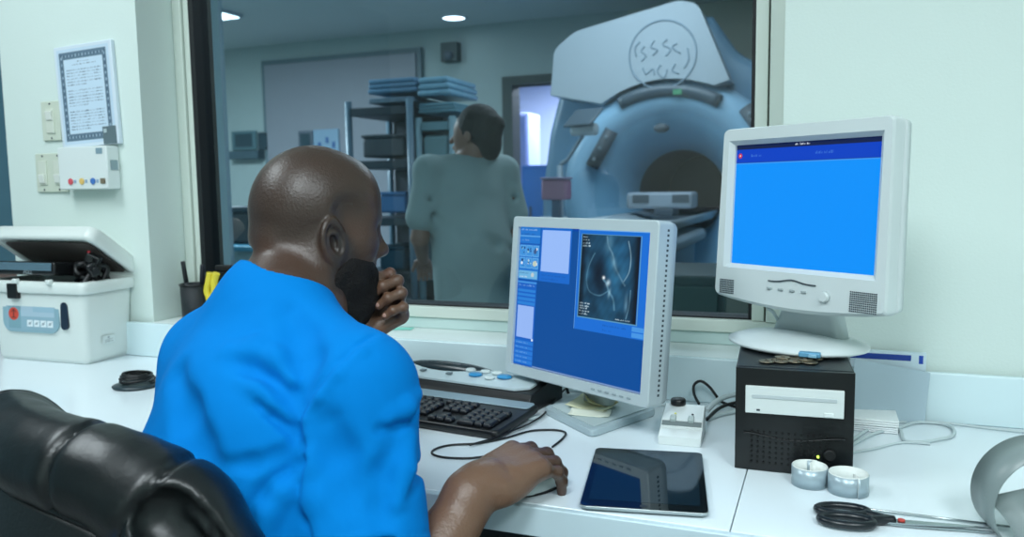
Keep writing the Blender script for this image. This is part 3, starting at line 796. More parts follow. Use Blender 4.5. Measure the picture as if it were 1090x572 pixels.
# patient table
tb = thing('patient_table', 'white patient table running out of the scanner bore', 'table', (SX, SY-1.3, 0))
b = B(); pr = [(-.24, 0), (-.22, -.05), (-.12, -.085), (.12, -.085), (.22, -.05), (.24, 0), (.20, -.012), (.10, -.04), (-.10, -.04), (-.20, -.012)]
TZ = SZ-.115
b.loft([[(SX+x, y, TZ+z) for x, z in pr] for y in (SY+.6, SY-2.0)]); b.obj('table_top', M_gan, tb)
b = B(); b.box((SX, SY-1.15, (TZ-.10)/2), (.42, 1.6, TZ-.12), bev=.05, seg=3); b.obj('pedestal', mat('table_blue', (90, 160, 200), rough=.4), tb)
b = B(); b.box((SX, SY-1.15, TZ-.12), (.52, 1.75, .07), bev=.03, seg=3); b.obj('side_rail', M_gan, tb)
# head coil on the table in the bore
hc = thing('head_coil', 'small white head coil with dark window lying in the bore', 'coil', (SX-.02, SY-.12, TZ-.01))
b = B(); b.box((SX-.03, SY-.12, TZ+.075), (.40, .22, .10), bev=.02, seg=3); b.obj('coil_body', mat('coil_white', (170, 182, 196), rough=.4), hc)
for dx in (-.14, .10): B().box((SX+dx, SY-.2325, TZ+.085), (.10, .006, .05), bev=.002).obj('coil_window', M_gang, hc)
B().box((SX, SY-.14, TZ+.005), (.12, .2, .045), bev=.01).obj('coil_foot', M_gang, hc)
# hoist monitor left of the bore
q = P(621, 125, 4.5)
ij = thing('injector_monitor', 'tilted grey flat monitor on a jointed arm left of the bore', 'monitor', (q.x-.1, q.y, 0))
Mi = T(*q) @ rotz(-.35) @ rotx(-.9)
b = B(); b.box((0, 0, 0), (.19, .015, .16), Mi.to_3x3().to_4x4(), bev=.006); bmesh.ops.translate(b.bm, vec=q, verts=b.bm.verts); b.obj('panel', mat('panel_grey', (80, 96, 108), rough=.4), ij)
b = B(); p1 = P(622, 142, 4.52); p2 = P(604, 170, 4.55); p3 = P(596, 176, 4.55); b.tube([q+Vector((0, .02, -.02)), p1, p2, p3], .012, 8); b.tube([p3, Vector((p3.x, p3.y, .04))], .018, 10); b.obj('arm', mat('arm_pale', (130, 150, 165), rough=.4), ij)
B().box(P(622, 138, 4.51), (.16, .06, .07), bev=.02).obj('hinge_block', M_gan, ij)
B().lathe([(.0, .04), (.05, .038), (.24, .02), (.24, .0)], 24, T(p3.x, p3.y, 0)).obj('base', M_gang, ij)
# things beyond the doorway
p = PY(556, 236, 7.9); q = PY(604, 175, 7.9)
bc = thing('blue_cabinet', 'bright blue cabinet standing in the lit doorway', 'cabinet', ((p.x+q.x)/2, 8.1, 0))
slab('carcass', (p.x, 7.9, .0), (q.x+.3, 8.35, q.z), mat('cabinet_blue', (10, 110, 190), rough=.5), bc, .008)
slab('door', (p.x+.03, 7.885, .08), (q.x+.27, 7.8995, q.z-.04), mat('cabinet_blue_door', (16, 118, 198), rough=.5), bc, .004)
B().box(((p.x+.10), 7.875, q.z-.5), (.02, .02, .14), bev=.004).obj('handle', M_gang, bc)
p = PY(547, 190, 8.6); q = PY(562, 120, 8.6)
lc = thing('storage_locker', 'tall pale lilac locker at the left of the lit doorway', 'locker', ((p.x+q.x)/2, 8.8, 0))
slab('carcass', (p.x-.6, 8.6, 0), (q.x, 9.0, q.z), mat('locker_lilac', (160, 170, 215), rough=.5), lc, .01)
slab('door', (p.x-.58, 8.585, .06), (q.x-.02, 8.5995, q.z-.03), mat('locker_lilac_door', (164, 174, 220), rough=.5), lc, .004)
p = P(578, 213, 4.1); q = PY(603, 191, p.y)
pk = thing('pink_box', 'soft pink box on a slim stand in front of the blue cabinet', 'box', ((p.x+q.x)/2, p.y, 0))
slab('box_body', (p.x, p.y-.03, p.z), (q.x, p.y+.09, q.z), mat('soft_pink', (176, 132, 158), rough=.6), pk, .01)
slab('box_lid', (p.x-.004, p.y-.034, q.z+.0005), (q.x+.004, p.y+.094, q.z+.012), mat('soft_pink_lid', (150, 140, 170), rough=.6), pk, .004)
slab('stand', ((p.x+q.x)/2-.02, p.y+.01, 0), ((p.x+q.x)/2+.02, p.y+.05, p.z-.0005), mat('stand_bluegrey', (80, 110, 140), rough=.6), pk)
# ---- supply rack
RD = 4.9
def rack(name, label, px0, px1, pys, dep, m, mp, d):
    p = P(px0, pys[0], d); q = P(px1, pys[0], d); x0, x1 = p.x, q.x; y0 = (p.y+q.y)/2
    t = thing(name, label, 'rack', ((x0+x1)/2, y0+dep/2, 0))
    x0 = PY(px0, 150, y0).x; x1 = PY(px1, 150, y0).x
    zt = PY(px0, pys[0], y0).z
    for (x, y) in ((x0, y0), (x1, y0), (x0, y0+dep), (x1, y0+dep)):
        B().cyl((x, y, 0), (x, y, zt+.02), .022, n=12).obj('post', mp, t)
    zs = []
    for py in pys:
        z = PY(px1, py, y0).z; zs.append(z)
        slab('shelf', (x0+.022, y0-.015, z-.05), (x1-.022, y0+dep+.015, z), m, t, .004)
    return t, x0, x1, y0, zs
M_rk = mat('rack_dark', (34, 46, 56), rough=.5); M_pst = mat('rack_post', (96, 122, 138), rough=.35, metal=.0)
rt, rx0, rx1, ry, rz_ = rack('supply_rack', 'dark shelving rack with pale posts behind the man\'s head', 372, 437, (112, 170, 232, 290, 330), .5, M_rk, M_pst, RD)
slab('back_panel', (rx0+.03, ry+.505, .1), (rx1-.03, ry+.52, rz_[0]), mat('rack_back', (44, 52, 62), rough=.7), rt)
r2, sx0, sx1, sy, sz_ = rack('wire_trolley', 'pale trolley of clear drawers between the rack and the standing person', 446, 482, (129, 175, 232, 290), .42, mat('trolley_pale', (104, 140, 150), rough=.4), mat('trolley_post', (110, 140, 150), rough=.4), RD-.1)
for k in range(3):
    z0 = sz_[k+1]; z1 = sz_[k]-.06
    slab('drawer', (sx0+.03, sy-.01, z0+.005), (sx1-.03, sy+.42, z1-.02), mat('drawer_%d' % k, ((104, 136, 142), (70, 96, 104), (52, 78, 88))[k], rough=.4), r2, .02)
def linen(px0, px1, py0, py1, label, c, grp='folded linen on top of the racks'):
    y0 = ry+.02; p = PY(px0, py1, y0)+Vector((0, 0, .035 if px0 > 442 else .004)); q = PY(px1, py0, y0)
    h = q.z-p.z; n = 3; b = B()
    t = thing('folded_linen', label, 'linen', ((p.x+q.x)/2, y0+.2, p.z), group=grp)
    for k in range(n):
        b = B(); b.box(((p.x+q.x)/2+.01*math.sin(k*3), y0+.22, p.z+h*(k+.5)/n), (q.x-p.x-.01*k, .42, h/n*.98), bev=min(h/n*.42, .03), seg=4); b.obj('fold', c, t)
z_ = 112
linen(391, 440, 102, 111, 'lowest flat stack of grey blue sheets on top of the dark rack', mat('linen_a', (112, 134, 150), rough=.9, bump=.003, bscale=30))
linen(390, 442, 81, 101, 'thick folded blue blanket at the top of the linen pile', mat('linen_b', (100, 138, 166), rough=.9, bump=.004, bscale=25))
linen(444, 484, 108, 127, 'folded teal sheets on top of the pale trolley', mat('linen_c', (96, 138, 152), rough=.9, bump=.004, bscale=25))
linen(443, 478, 80, 109, 'crumpled pale blue plastic wrapped pack above the teal sheets', mat('linen_d', (124, 168, 190), rough=.3, bump=.01, bscale=18))
def shelfitem(px0, px1, py0, py1, name, label, cat, m, dy=.05, bev=.015, depth=.3):
    y0 = ry+dy; p = PY(px0, py1, y0); q = PY(px1, py0, y0)
    t = thing(name, label, cat, ((p.x+q.x)/2, y0+depth/2, p.z))
    slab('bin_body', (p.x, y0, p.z), (q.x, y0+depth, q.z-.02), m, t, bev); slab('rim', (p.x-.005, y0-.005, q.z-.0195), (q.x+.005, y0+depth+.005, q.z), m, t, .004); return t
shelfitem(386, 430, 142, 168, 'grey_bin', 'dull grey bin on the second shelf of the dark rack', 'bin', mat('bin_dull', (78, 82, 88), rough=.6))
shelfitem(404, 432, 204, 222+5, 'blue_bin', 'pale blue bin on the dark rack beside the man\'s temple', 'bin', mat('bin_blue', (70, 120, 170), rough=.5))
shelfitem(404, 430, 262, 287, 'teal_bin', 'dark teal bin on the rack beside the man\'s mouth', 'bin', mat('bin_teal', (30, 80, 104), rough=.5))
# side counter and equipment low at the left of the glass
p = P(236, 262, 4.6); q = P(300, 262, 4.6)
ct = thing('side_counter', 'low teal counter in the scanner room at the left of the man\'s head', 'counter', ((p.x+q.x)/2, p.y+.3, 0))
slab('worktop', (p.x-.3, p.y, p.z-.03), (q.x+.3, p.y+.65, p.z), mat('counter_teal', (40, 130, 160), rough=.4), ct, .005)
slab('cabinet', (p.x-.25, p.y+.03, 0), (q.x+.28, p.y+.62, p.z-.0305), mat('counter_body', (120, 150, 156), rough=.5), ct, .005)
for k in range(3):
    w_ = (q.x-p.x+.5)/3; x_ = p.x-.24+k*w_
    dr_ = slab('door', (x_+.01, p.y+.012, .1), (x_+w_-.01, p.y+.029, p.z-.06), mat('counter_door%d' % k, (112, 142, 150), rough=.5), ct, .003)
    slab('handle', (x_+w_/2-.06, p.y-.002, p.z-.12), (x_+w_/2+.06, p.y+.011, p.z-.105), M_gang, dr_)
y_ = p.y+.15; p2 = PY(242, 262, y_); q2 = PY(268, 245, y_)
dm = thing('dark_equipment_case', 'black equipment case on the teal counter', 'case', ((p2.x+q2.x)/2, y_+.15, p.z))
slab('case_body', (p2.x, y_, p.z+.001), (q2.x, y_+.3, p.z+.19), mat('case_dark', (20, 36, 46), rough=.5), dm, .02); slab('case_lid', (p2.x-.004, y_-.004, p.z+.1915), (q2.x+.004, y_+.304, p.z+.225), mat('case_lid', (30, 52, 64), rough=.5), dm, .01)
# dark reflection low in the glass at the right, built as a low cabinet
p = PY(560, 318, 2.15); q = PY(812, 296, 2.15)
dc = thing('dark_reflection_block', 'low dark green block standing in for a reflection in the glass between the two screens', 'cabinet', ((p.x+q.x)/2, 2.5, 0))
slab('carcass', (PY(704, 300, 2.33).x-.25, 2.33, 0), (.35, 2.73, PY(760, 294, 2.33).z), mat('reflection_green', (34, 60, 58), rough=.5), dc, .008)
for k in range(4):
    x_ = PY(704, 300, 2.33).x-.22+k*.2
    slab('door', (x_, 2.315, .08), (x_+.185, 2.3295, PY(760, 294, 2.33).z-.03), mat('reflection_green_door', (40, 70, 66), rough=.45), dc, .004)
# ------------------------------------------------------------------ faint figure in the glass, built as a solid person in the scanner room
def build_staff():
    d = 3.3; ft = P(505, 300, d); root = thing('person', 'dark-haired person in grey scrubs standing beyond the glass, turned to the left', 'person', (ft.x, ft.y, 0))
    Z = Vector((0, 0, 1)); F = (-VR*.80+VF*.35).normalized(); FB = (-VR*.38+VF*.80).normalized(); Rr = Vector((FB.y, -FB.x, 0)); Rh = Vector((F.y, -F.x, 0))
    QB = np.array([list(Rr), list(FB), [0, 0, 1]]); Q = np.array([list(Rh), list(F), [0, 0, 1]])
    top = P(512, 112, d).z; HC = Vector((*P(505, 140, d)[:2], top-.115)); 
    SH = P(497, 182, d); hip = P(505, 300, d); 
    L = Rr  # person's right is away from / towards the camera
    sho = [SH+L*.165, SH-L*.165]
    ops = []; ad = lambda f, k=.02: ops.append(('add', f, k))
    h = lambda x, y, z: A(HC)+x*Q[0]+y*Q[1]+z*Q[2]
    ad(ell(h(0, -.01, .02), (.073, .09, .085), Q)); ad(ell(h(0, .04, -.02), (.056, .05, .075), Q), .03); ad(cap(h(0, .09, -.005), h(0, .108, -.03), .007, .011), .01)
    ad(ell(h(0, .06, -.075), (.03, .028, .028), Q), .02)
    ad(cap(h(0, .088, -.055), h(0, .092, -.056), .012), .01)
    for s in (-1, 1): ad(ell(h(s*.073, -.005, -.015), (.007, .016, .03), Q), .006); ops.append(('sub', ell(h(s*.03, .088, .0), (.014, .01, .009), Q), .008))
    ad(cap(h(0, -.015, -.06), SH+Z*.02, .05, .06), .02)
    ad(ell(SH-Z*.16, (.15, .09, .2), QB), .05); ad(cap(SH-Z*.2, hip, .09, .095), .05)
    kn = []
    el1 = SH+L*.215-Z*.27-FB*.02; w1 = el1+FB*.17-L*.06-Z*.12
    el2 = SH-L*.215-Z*.27-FB*.01; w2 = el2+FB*.17+L*.07-Z*.10
    for S, E, W in ((sho[0], el1, w1), (sho[1], el2, w2)):
        ad(cap(S, E, .045, .038), .02); ad(cap(E, W, .036, .024), .01)
        hd = (W-E).normalized(); sd = hd.cross(Z).normalized()
        ad(ell(W+hd*.045, (.035, .045, .016), np.array([list(sd), list(hd), list(sd.cross(hd))])), .015)
        for k in range(4):
            b0 = W+hd*.08+sd*(-.027+.018*k); L_ = (.035, .04, .037, .03)[k]
            ad(cap(b0, b0+hd*L_*.9-Z*.01, .0085, .008), .004); ad(cap(b0+hd*L_*.9-Z*.01, b0+hd*L_*1.5-Z*.04, .008, .0065), .002)
        ad(cap(W+hd*.03-sd*.03, W+hd*.075-sd*.05-Z*.02, .011, .008), .006)
    # hips to feet
    for s in (-1, 1):
        hj = hip+L*.085*s; k_ = Vector((hj.x, hj.y, .48))+FB*.02; a_ = Vector((hj.x, hj.y, .09))
        ad(cap(hj, k_, .085, .055), .04); ad(cap(k_, a_, .052, .036), .02)
    base = np.array(srgb((150, 112, 96)))
    body = mesh_sdf('body', ops, V3min([hip, SH, HC], -.45)*[1, 1, 0]+[0, 0, .04], (hip.x+.5, hip.y+.5, top+.05), .0055, mat('staff_skin', (150, 112, 96), rough=.5, var=.03), root)
    # clothes
    so = []; a2 = lambda f, k=.02: so.append(('add', f, k))
    a2(ell(SH-Z*.15, (.185, .120, .22), QB)); a2(cap(sho[0], sho[1], .062), .05); a2(ell(hip+Z*.10, (.175, .135, .22), QB), .06); a2(ell(hip-Z*.12, (.185, .145, .12), QB), .05)
    for S, E in ((sho[0], el1), (sho[1], el2)):
        a2(cap(S, S+(E-S)*.68, .06, .068), .03)
    so.append(('sub', cap(SH+Z*.10+FB*.01, SH+Z*.25, .065), .01))
    for k in range(7):
        an = .7*k; c0 = hip+Z*(.0+.04*k)+FB*.13*math.cos(an)+L*.17*math.sin(an); so.append(('sub', cap(c0, c0+Z*.06+L*.10*math.cos(an)-FB*.10*math.sin(an), .012), .03))
    for S, E in ((sho[0], el1), (sho[1], el2)):
        m_ = S+(E-S)*.40; so.append(('sub', cap(m_-FB*.07, m_+FB*.02-Z*.03, .010), .03))
    so.append(('disp', lambda p: .004*vnoise(p, 18, 4), 0))
    gs = mat('grey_scrubs', (158, 176, 176), rough=.85, var=.08, vscale=10)
    mesh_sdf('scrub_top', so, V3min([hip, SH], -.45), (hip.x+.45, hip.y+.45, SH.z+.2), .0075, gs, root)
    to = []
    for s in (-1, 1):
        hj = hip+L*.075*s+Z*.06; k_ = Vector((hj.x, hj.y, .48))+FB*.02; a_ = Vector((hj.x, hj.y, .07))
        to += [('add', cap(hj, k_, .10, .078), .03), ('add', cap(k_, a_, .076, .07), .02)]
    mesh_sdf('scrub_trousers', to, V3min([hip], -.35)*[1, 1, 0]-[0, 0, .05], (hip.x+.35, hip.y+.35, hip.z+.15), .009, gs, root)
    for s in (-1, 1):
        a_ = hip+L*.085*s; a_ = Vector((a_.x, a_.y, .04))
        mesh_sdf('shoe', [('add', cap(a_-FB*.06, a_+FB*.14, .04, .034), .02), ('and', plane((0, 0, .003), (0, 0, -1)), 0)], A(a_)-.25, A(a_)+.25, .008, mat('shoe_dark', (40, 44, 48), rough=.5), root)
    ho = [('add', ell(h(0, -.022, .028), (.083, .094, .092), Q), 0), ('add', ell(h(0, -.07, -.045), (.062, .045, .07), Q), .03), ('add', ell(h(0, -.10, .03), (.035, .035, .035), Q), .02),
          ('sub', ell(h(0, .115, -.03), (.10, .085, .10), Q), .01), ('disp', lambda p: .0015*vnoise(p, 200, 2), 0)]
    mesh_sdf('hair', ho, A(HC)-.2, A(HC)+.2, .005, mat('dark_hair', (38, 34, 34), rough=.7, bump=.002, bscale=200), root)
build_staff()
# ------------------------------------------------------------------ raster helper for screens and printed things
class Img:
    def __init__(s, w, h, c): s.w = w; s.h = h; s.a = np.tile(np.array(srgb(c)), (h, w, 1)); s.X, s.Y = np.meshgrid((np.arange(w)+.5)/w, (np.arange(h)+.5)/h)
    def rect(s, u0, v0, u1, v1, c, al=1):
        m = (s.X >= u0) & (s.X < u1) & (s.Y >= v0) & (s.Y < v1); s.a[m] = s.a[m]*(1-al)+np.array(srgb(c))*al; return s
    def frame(s, u0, v0, u1, v1, c, t=.006):
        return s.rect(u0, v0, u1, v0+t, c).rect(u0, v1-t, u1, v1, c).rect(u0, v0, u0+t, v1, c).rect(u1-t, v0, u1, v1, c)
    def disc(s, u, v, r, c, ar=1.0, al=1):
        m = ((s.X-u)**2+((s.Y-v)/ar)**2) < r*r; s.a[m] = s.a[m]*(1-al)+np.array(srgb(c))*al; return s
    def blob(s, u, v, ru, rv, c, al=1, ang=0):
        x = s.X-u; y = s.Y-v; ca, sa = math.cos(ang), math.sin(ang); x, y = x*ca+y*sa, -x*sa+y*ca
        k = (al*np.exp(-(x/ru)**2-(y/rv)**2))[..., None]; s.a = s.a*(1-k)+np.array(srgb(c))*k; return s
    def line(s, pts, w, c, al=1):
        d = np.full(s.X.shape, 9.)
        for (x0, y0), (x1, y1) in zip(pts[:-1], pts[1:]):
            dx, dy = x1-x0, y1-y0; t = np.clip(((s.X-x0)*dx+(s.Y-y0)*dy)/(dx*dx+dy*dy+1e-12), 0, 1)
            d = np.minimum(d, np.hypot(s.X-x0-t*dx, s.Y-y0-t*dy))
        k = (al*np.clip(1.5-d/w, 0, 1))[..., None]; s.a = s.a*(1-k)+np.array(srgb(c))*k; return s
    def words(s, u0, v, u1, h, c, seed=0, al=.8, cw=.008):
        r = random.Random(seed); u = u0
        while u < u1:
            n = r.randint(2, 7)
            for k in range(n):
                if u >= u1: break
                hh = h*r.choice((.6, .6, 1, .8)); s.rect(u, v+h-hh, u+cw*.7, v+h, c, al*r.uniform(.6, 1)); u += cw
            u += cw
        return s
    def mesh(s, name, M, w, h, m, parent):
        """rectangle w x h in the local x,z plane of M (facing -y), the image on it"""
        nx, nz = s.w, s.h
        u = (np.arange(nx)/(nx-1)-.5)*w; v = (.5-np.arange(nz)/(nz-1))*h
        U_, V_ = np.meshgrid(u, v); P_ = np.stack([U_, np.zeros_like(U_), V_], -1).reshape(-1, 3)
        i = np.arange(nx*nz).reshape(nz, nx); f = np.stack([i[1:, :-1], i[1:, 1:], i[:-1, 1:], i[:-1, :-1]], -1).reshape(-1, 4)
        me = bpy.data.meshes.new(name); me.vertices.add(len(P_)); me.vertices.foreach_set('co', P_.astype(np.float32).ravel())
        me.loops.add(f.size); me.loops.foreach_set('vertex_index', f.astype(np.int32).ravel()); me.polygons.add(len(f))
        me.polygons.foreach_set('loop_start', (np.arange(len(f))*4).astype(np.int32)); me.polygons.foreach_set('loop_total', np.full(len(f), 4, np.int32)); me.update()
        at = me.color_attributes.new('Col', 'FLOAT_COLOR', 'POINT')
        at.data.foreach_set('color', np.concatenate([s.a.reshape(-1, 3), np.ones((nx*nz, 1))], 1).astype(np.float32).ravel())
        me.transform(M); return link(name, me, m, parent)
M_scr = attr_mat('screen_image', rough=.3, emit=.90, spec=.1)
M_prt = attr_mat('printed_image', rough=.6)
M_mon = mat('monitor_silver', (186, 200, 204), rough=.4)
M_monw = mat('monitor_white', (206, 216, 216), rough=.4)
M_wplast = mat('white_plastic', (222, 230, 228), rough=.35)
M_vent = mat('vent_dark', (60, 72, 80), rough=.7)
M_cabg = mat('cable_grey', (188, 202, 204), rough=.5)
M_cabb = mat('cable_black', (16, 18, 20), rough=.45)
# ------------------------------------------------------------------ monitor in front of the man
def screen_one():
    im = Img(340, 272, (0, 76, 154))
    im.rect(0, 0, 1, .013, (60, 120, 190)); im.rect(0, .99, 1, 1, (120, 150, 200))
    im.rect(0, .01, .180, .385, (30, 118, 208)); im.rect(.0, .395, .172, 1, (16, 96, 196))
    im.words(.015, .025, .15, .012, (190, 220, 250), 1, .6); im.words(.015, .055, .14, .010, (20, 60, 130), 2, .6)
    im.rect(0, .075, .178, .082, (100, 170, 230)).rect(0, .13, .178, .136, (12, 80, 170)); im.words(.02, .10, .10, .012, (170, 210, 245), 3, .5)
    r = random.Random(4)
    for j in range(2):
        for i in range(3):
            u = .012+.056*i; v = .145+.085*j; im.rect(u, v, u+.050, v+.076, (60, 145, 220)); im.frame(u, v, u+.050, v+.076, (120, 190, 240), .0035)
            for k in range(5): im.disc(u+r.uniform(.012, .04), v+r.uniform(.015, .06), r.uniform(.003, .009), r.choice(((230, 240, 250), (150, 200, 210), (20, 60, 120), (190, 190, 200))), 1.2)
    im.disc(.142, .185, .014, (60, 90, 140), 1.2); im.disc(.142, .270, .016, (190, 205, 190), 1.2)
    im.rect(.01, .325, .172, .38, (110, 180, 225)); im.words(.015, .335, .09, .012, (30, 70, 130), 6, .7); im.disc(.13, .35, .013, (190, 205, 210), 1.2); im.words(.02, .36, .08, .01, (240, 245, 250), 7, .7)
    im.rect(.0, .40, .172, .412, (70, 150, 225)); im.words(.02, .42, .15, .012, (150, 200, 245), 8, .5)
    for k in range(4): im.rect(.012, .455+.03*k, .165, .475+.03*k, (40, 128, 216)); 
    im.rect(.018, .575, .160, .80, (150, 184, 246)); im.rect(.150, .80, .166, .815, (220, 235, 250))
    for k in range(5): im.rect(.01, .825+.034*k, .168, .850+.034*k, (34, 120, 214)); im.words(.02, .832+.034*k, .12, .010, (160, 205, 245), 20+k, .4)
    im.rect(.185, .01, .435, .385, (20, 104, 204)); im.rect(.197, .030, .425, .315, (152, 188, 250)); im.words(.21, .335, .40, .012, (10, 60, 140), 9, .4); im.words(.21, .36, .34, .012, (10, 60, 140), 10, .4)
    im.rect(.44, .01, .487, .03, (10, 70, 165))
    im.rect(.487, .01, .99, .672, (22, 110, 214)); im.rect(.487, .01, .99, .018, (120, 180, 235)); im.rect(.487, .01, .492, .672, (110, 170, 230))
    im.rect(.90, .60, .985, .628, (70, 150, 230)).rect(.90, .636, .985, .664, (70, 150, 230)); im.words(.70, .615, .86, .010, (8, 60, 140), 12, .5); im.words(.70, .645, .76, .010, (8, 60, 140), 13, .5)
    # the knee section
    u0, v0, u1, v1 = .515, .045, .925, .585
    sub = Img(140, 150, (8, 26, 44)); t = sub
    t.blob(.5, .5, .48, .75, (34, 88, 122), .95)
    n = vnoise(np.stack([t.X*6, t.Y*6, 0*t.X], -1).reshape(-1, 3), 3, 2).reshape(t.X.shape); n2 = vnoise(np.stack([t.X*20, t.Y*9, 0*t.X], -1).reshape(-1, 3), 3, 5).reshape(t.X.shape)
    t.blob(.33, .42, .15, .27, (6, 18, 34), .95, .12); t.blob(.36, .62, .14, .16, (6, 20, 36), .8)
    t.blob(.72, .25, .10, .28, (34, 92, 130), .7, -.15); t.blob(.55, .30, .07, .30, (40, 104, 140), .6, -.35)
    wob = lambda pts, w, c, al: t.line([(p.x, p.z) for p in catmull([Vector((u, 0, v)) for u, v in pts], 6)], w, c, al)
    wob([(.24, .22), (.15, .38), (.12, .54), (.18, .68), (.36, .72), (.50, .66)], .008, (96, 146, 172), .50)
    wob([(.44, .02), (.47, .12), (.55, .22), (.60, .36), (.70, .48), (.78, .57)], .012, (130, 176, 200), .45); t.blob(.48, .10, .05, .08, (90, 140, 168), .6, .3); t.blob(.58, .32, .035, .10, (110, 160, 186), .6, -.45)
    wob([(.80, .06), (.85, .22), (.84, .40), (.76, .52)], .008, (150, 190, 210), .55)
    wob([(.42, .52), (.48, .58), (.52, .66), (.60, .74), (.63, .86)], .014, (110, 164, 192), .45); t.blob(.42, .50, .020, .016, (240, 250, 255), .95); t.blob(.50, .56, .030, .035, (190, 224, 240), .75, .6); t.blob(.53, .68, .02, .05, (150, 196, 216), .5, .2)
    t.blob(.82, .78, .025, .09, (110, 160, 190), .6); wob([(.88, .62), (.87, .80), (.83, .95)], .007, (120, 170, 196), .5); t.blob(.12, .5, .03, .2, (60, 110, 140), .5, .1); t.blob(.72, .45, .10, .10, (50, 110, 146), .5)
    t.blob(.25, .86, .10, .2, (20, 56, 80), .8); t.blob(.48, .9, .12, .16, (24, 70, 98), .7)
    t.a = np.clip(t.a*(1+.22*n[..., None]+.18*n2[..., None]), 0, 1)
    t.blob(.97, .5, .06, 2, (4, 10, 22), .95); t.blob(.03, .5, .05, 2, (4, 10, 22), .8)
    for k in range(4): t.words(.02, .02+.035*k, .10+.02*k, .020, (190, 220, 235), 30+k, .8, .014)
    for k in range(5): t.words(.02, .82+.034*k, .20-.02*(k % 3), .020, (200, 226, 240), 40+k, .85, .014)
    t.words(.66, .965, .90, .018, (200, 226, 240), 50, .8, .014)
    H, W = im.X.shape; ii = np.clip(((im.Y-v0)/(v1-v0)*150).astype(int), 0, 149); jj = np.clip(((im.X-u0)/(u1-u0)*140).astype(int), 0, 139)
    m = (im.X >= u0) & (im.X < u1) & (im.Y >= v0) & (im.Y < v1); im.a[m] = t.a[ii, jj][m]; im.frame(u0-.006, v0-.006, u1+.006, v1+.006, (90, 150, 190), .005)
    return im
c1 = Vector((-.424, 1.392, .969)); M1 = T(*c1) @ rotz(-.50) @ rotx(-.092)
mo = thing('lcd_monitor', 'silver flat monitor with a knee scan on its blue screen, in front of the man', 'monitor', (-.385, 1.455, .75))
W1, H1 = .338, .274
b = B()   # bezel frame (front), body
rs = [rrect(W1+.036, H1+.040, .008), rrect(W1+.036, H1+.040, .008), rrect(W1+.032, H1+.036, .007), rrect(W1, H1, .002), rrect(W1, H1, .002)]
ys = [.030, -.003, -.005, -.005, .004]
b.loft([[M1 @ Vector((x, y, z-.002)) for x, z in r] for r, y in zip(rs, ys)], cap=False, smooth=False)
b.obj('bezel', M_mon, mo)
screen_one().mesh('screen', M1 @ T(0, .001, 0), W1+.002, H1+.002, M_scr, mo)
b = B(); b.loft([[M1 @ Vector((x, y, z-.002)) for x, z in rrect(W1+.034-i, H1+.038-i, .012)] for y, i in ((.012, .004), (.045, .002), (.062, .06))]); b.obj('back_housing', M_mon, mo)
b = B()
for k in range(34):
    z = -.138+k*.0084
    for dy in (.020,): b.box(M1 @ Vector((W1/2+.0176, dy, z)), (.0012, .005, .0040), (rotz(-.50) @ rotx(-.092)))
b.obj('side_vents', M_vent, mo)
b = B()
for k in range(6): b.box(M1 @ Vector((.06+k*.017, -.0057, -H1/2-.0115)), (.009, .0016, .0035), rotz(-.50) @ rotx(-.092), bev=.0006)
b.obj('control_buttons', mat('button_grey', (150, 166, 172), rough=.4), mo)
nk = M1 @ Vector((0, .07, -.10)); 
b = B(); b.loft([[Vector((nk.x, nk.y, 0))+ (rotz(-.50) @ Vector((x, y, z))) for x, y in rrect(.07, .03, .012)] for z in (.772, .86, .93)]); b.obj('neck', M_mon, mo)
bA = [PZ(578, 436, .758), PZ(630, 462, .758), PZ(699, 438, .758), PZ(655, 416, .758)]
bb = [(v.x, v.y) for v in bA]
b = B(); b.prism(rnd([(x, y) for x, y in bb], .012), .7505, .763, bev=.003); b.obj('stand_base', mat('base_silver', (170, 188, 194), rough=.35), mo)
b = B(); cb_ = sum((Vector(p) for p in bb), Vector((0, 0)))/4; b.prism(rnd([tuple(cb_+(Vector(p)-cb_)*.86) for p in bb], .01), .7632, .765, bev=.0005); b.obj('base_tray', mat('tray_pale', (186, 202, 204), rough=.4), mo)
# notes on the monitor base
def note(name, label, px, ang, w, h, z, m, curl=.01, seed=1):
    c = PZ(px[0], px[1], z); t = thing(name, label, 'paper', (c.x, c.y, z), group=None); b = B(); n = 8; r = random.Random(seed)
    R_ = T(c.x, c.y, z) @ rotz(ang); vs = [[R_ @ Vector((w*(i/n-.5), h*(j/n-.5), curl*((i/n-.5)**2*2+(j/n)**3*.6)+.001*r.random())) for i in range(n+1)] for j in range(n+1)]
    b.loft(vs, closed=False, cap=False); o = b.obj('sheet', m, t); md = o.modifiers.new('s', 'SOLIDIFY'); md.thickness = .0006
    return t
note('sticky_note', 'flat cream note lying under the yellow note on the monitor base', (632, 432), -.2, .085, .07, .7665, mat('cream_paper', (226, 226, 190), rough=.8))
note('sticky_note', 'pale yellow creased note on top, on the monitor base', (640, 428), .45, .062, .062, .7705, mat('yellow_paper', (226, 214, 160), rough=.8), .02, 3)
note('sticky_note', 'small white slip at the front edge of the monitor base', (628, 441), .1, .075, .035, .7655, mat('white_slip', (232, 236, 220), rough=.8), .004, 5)
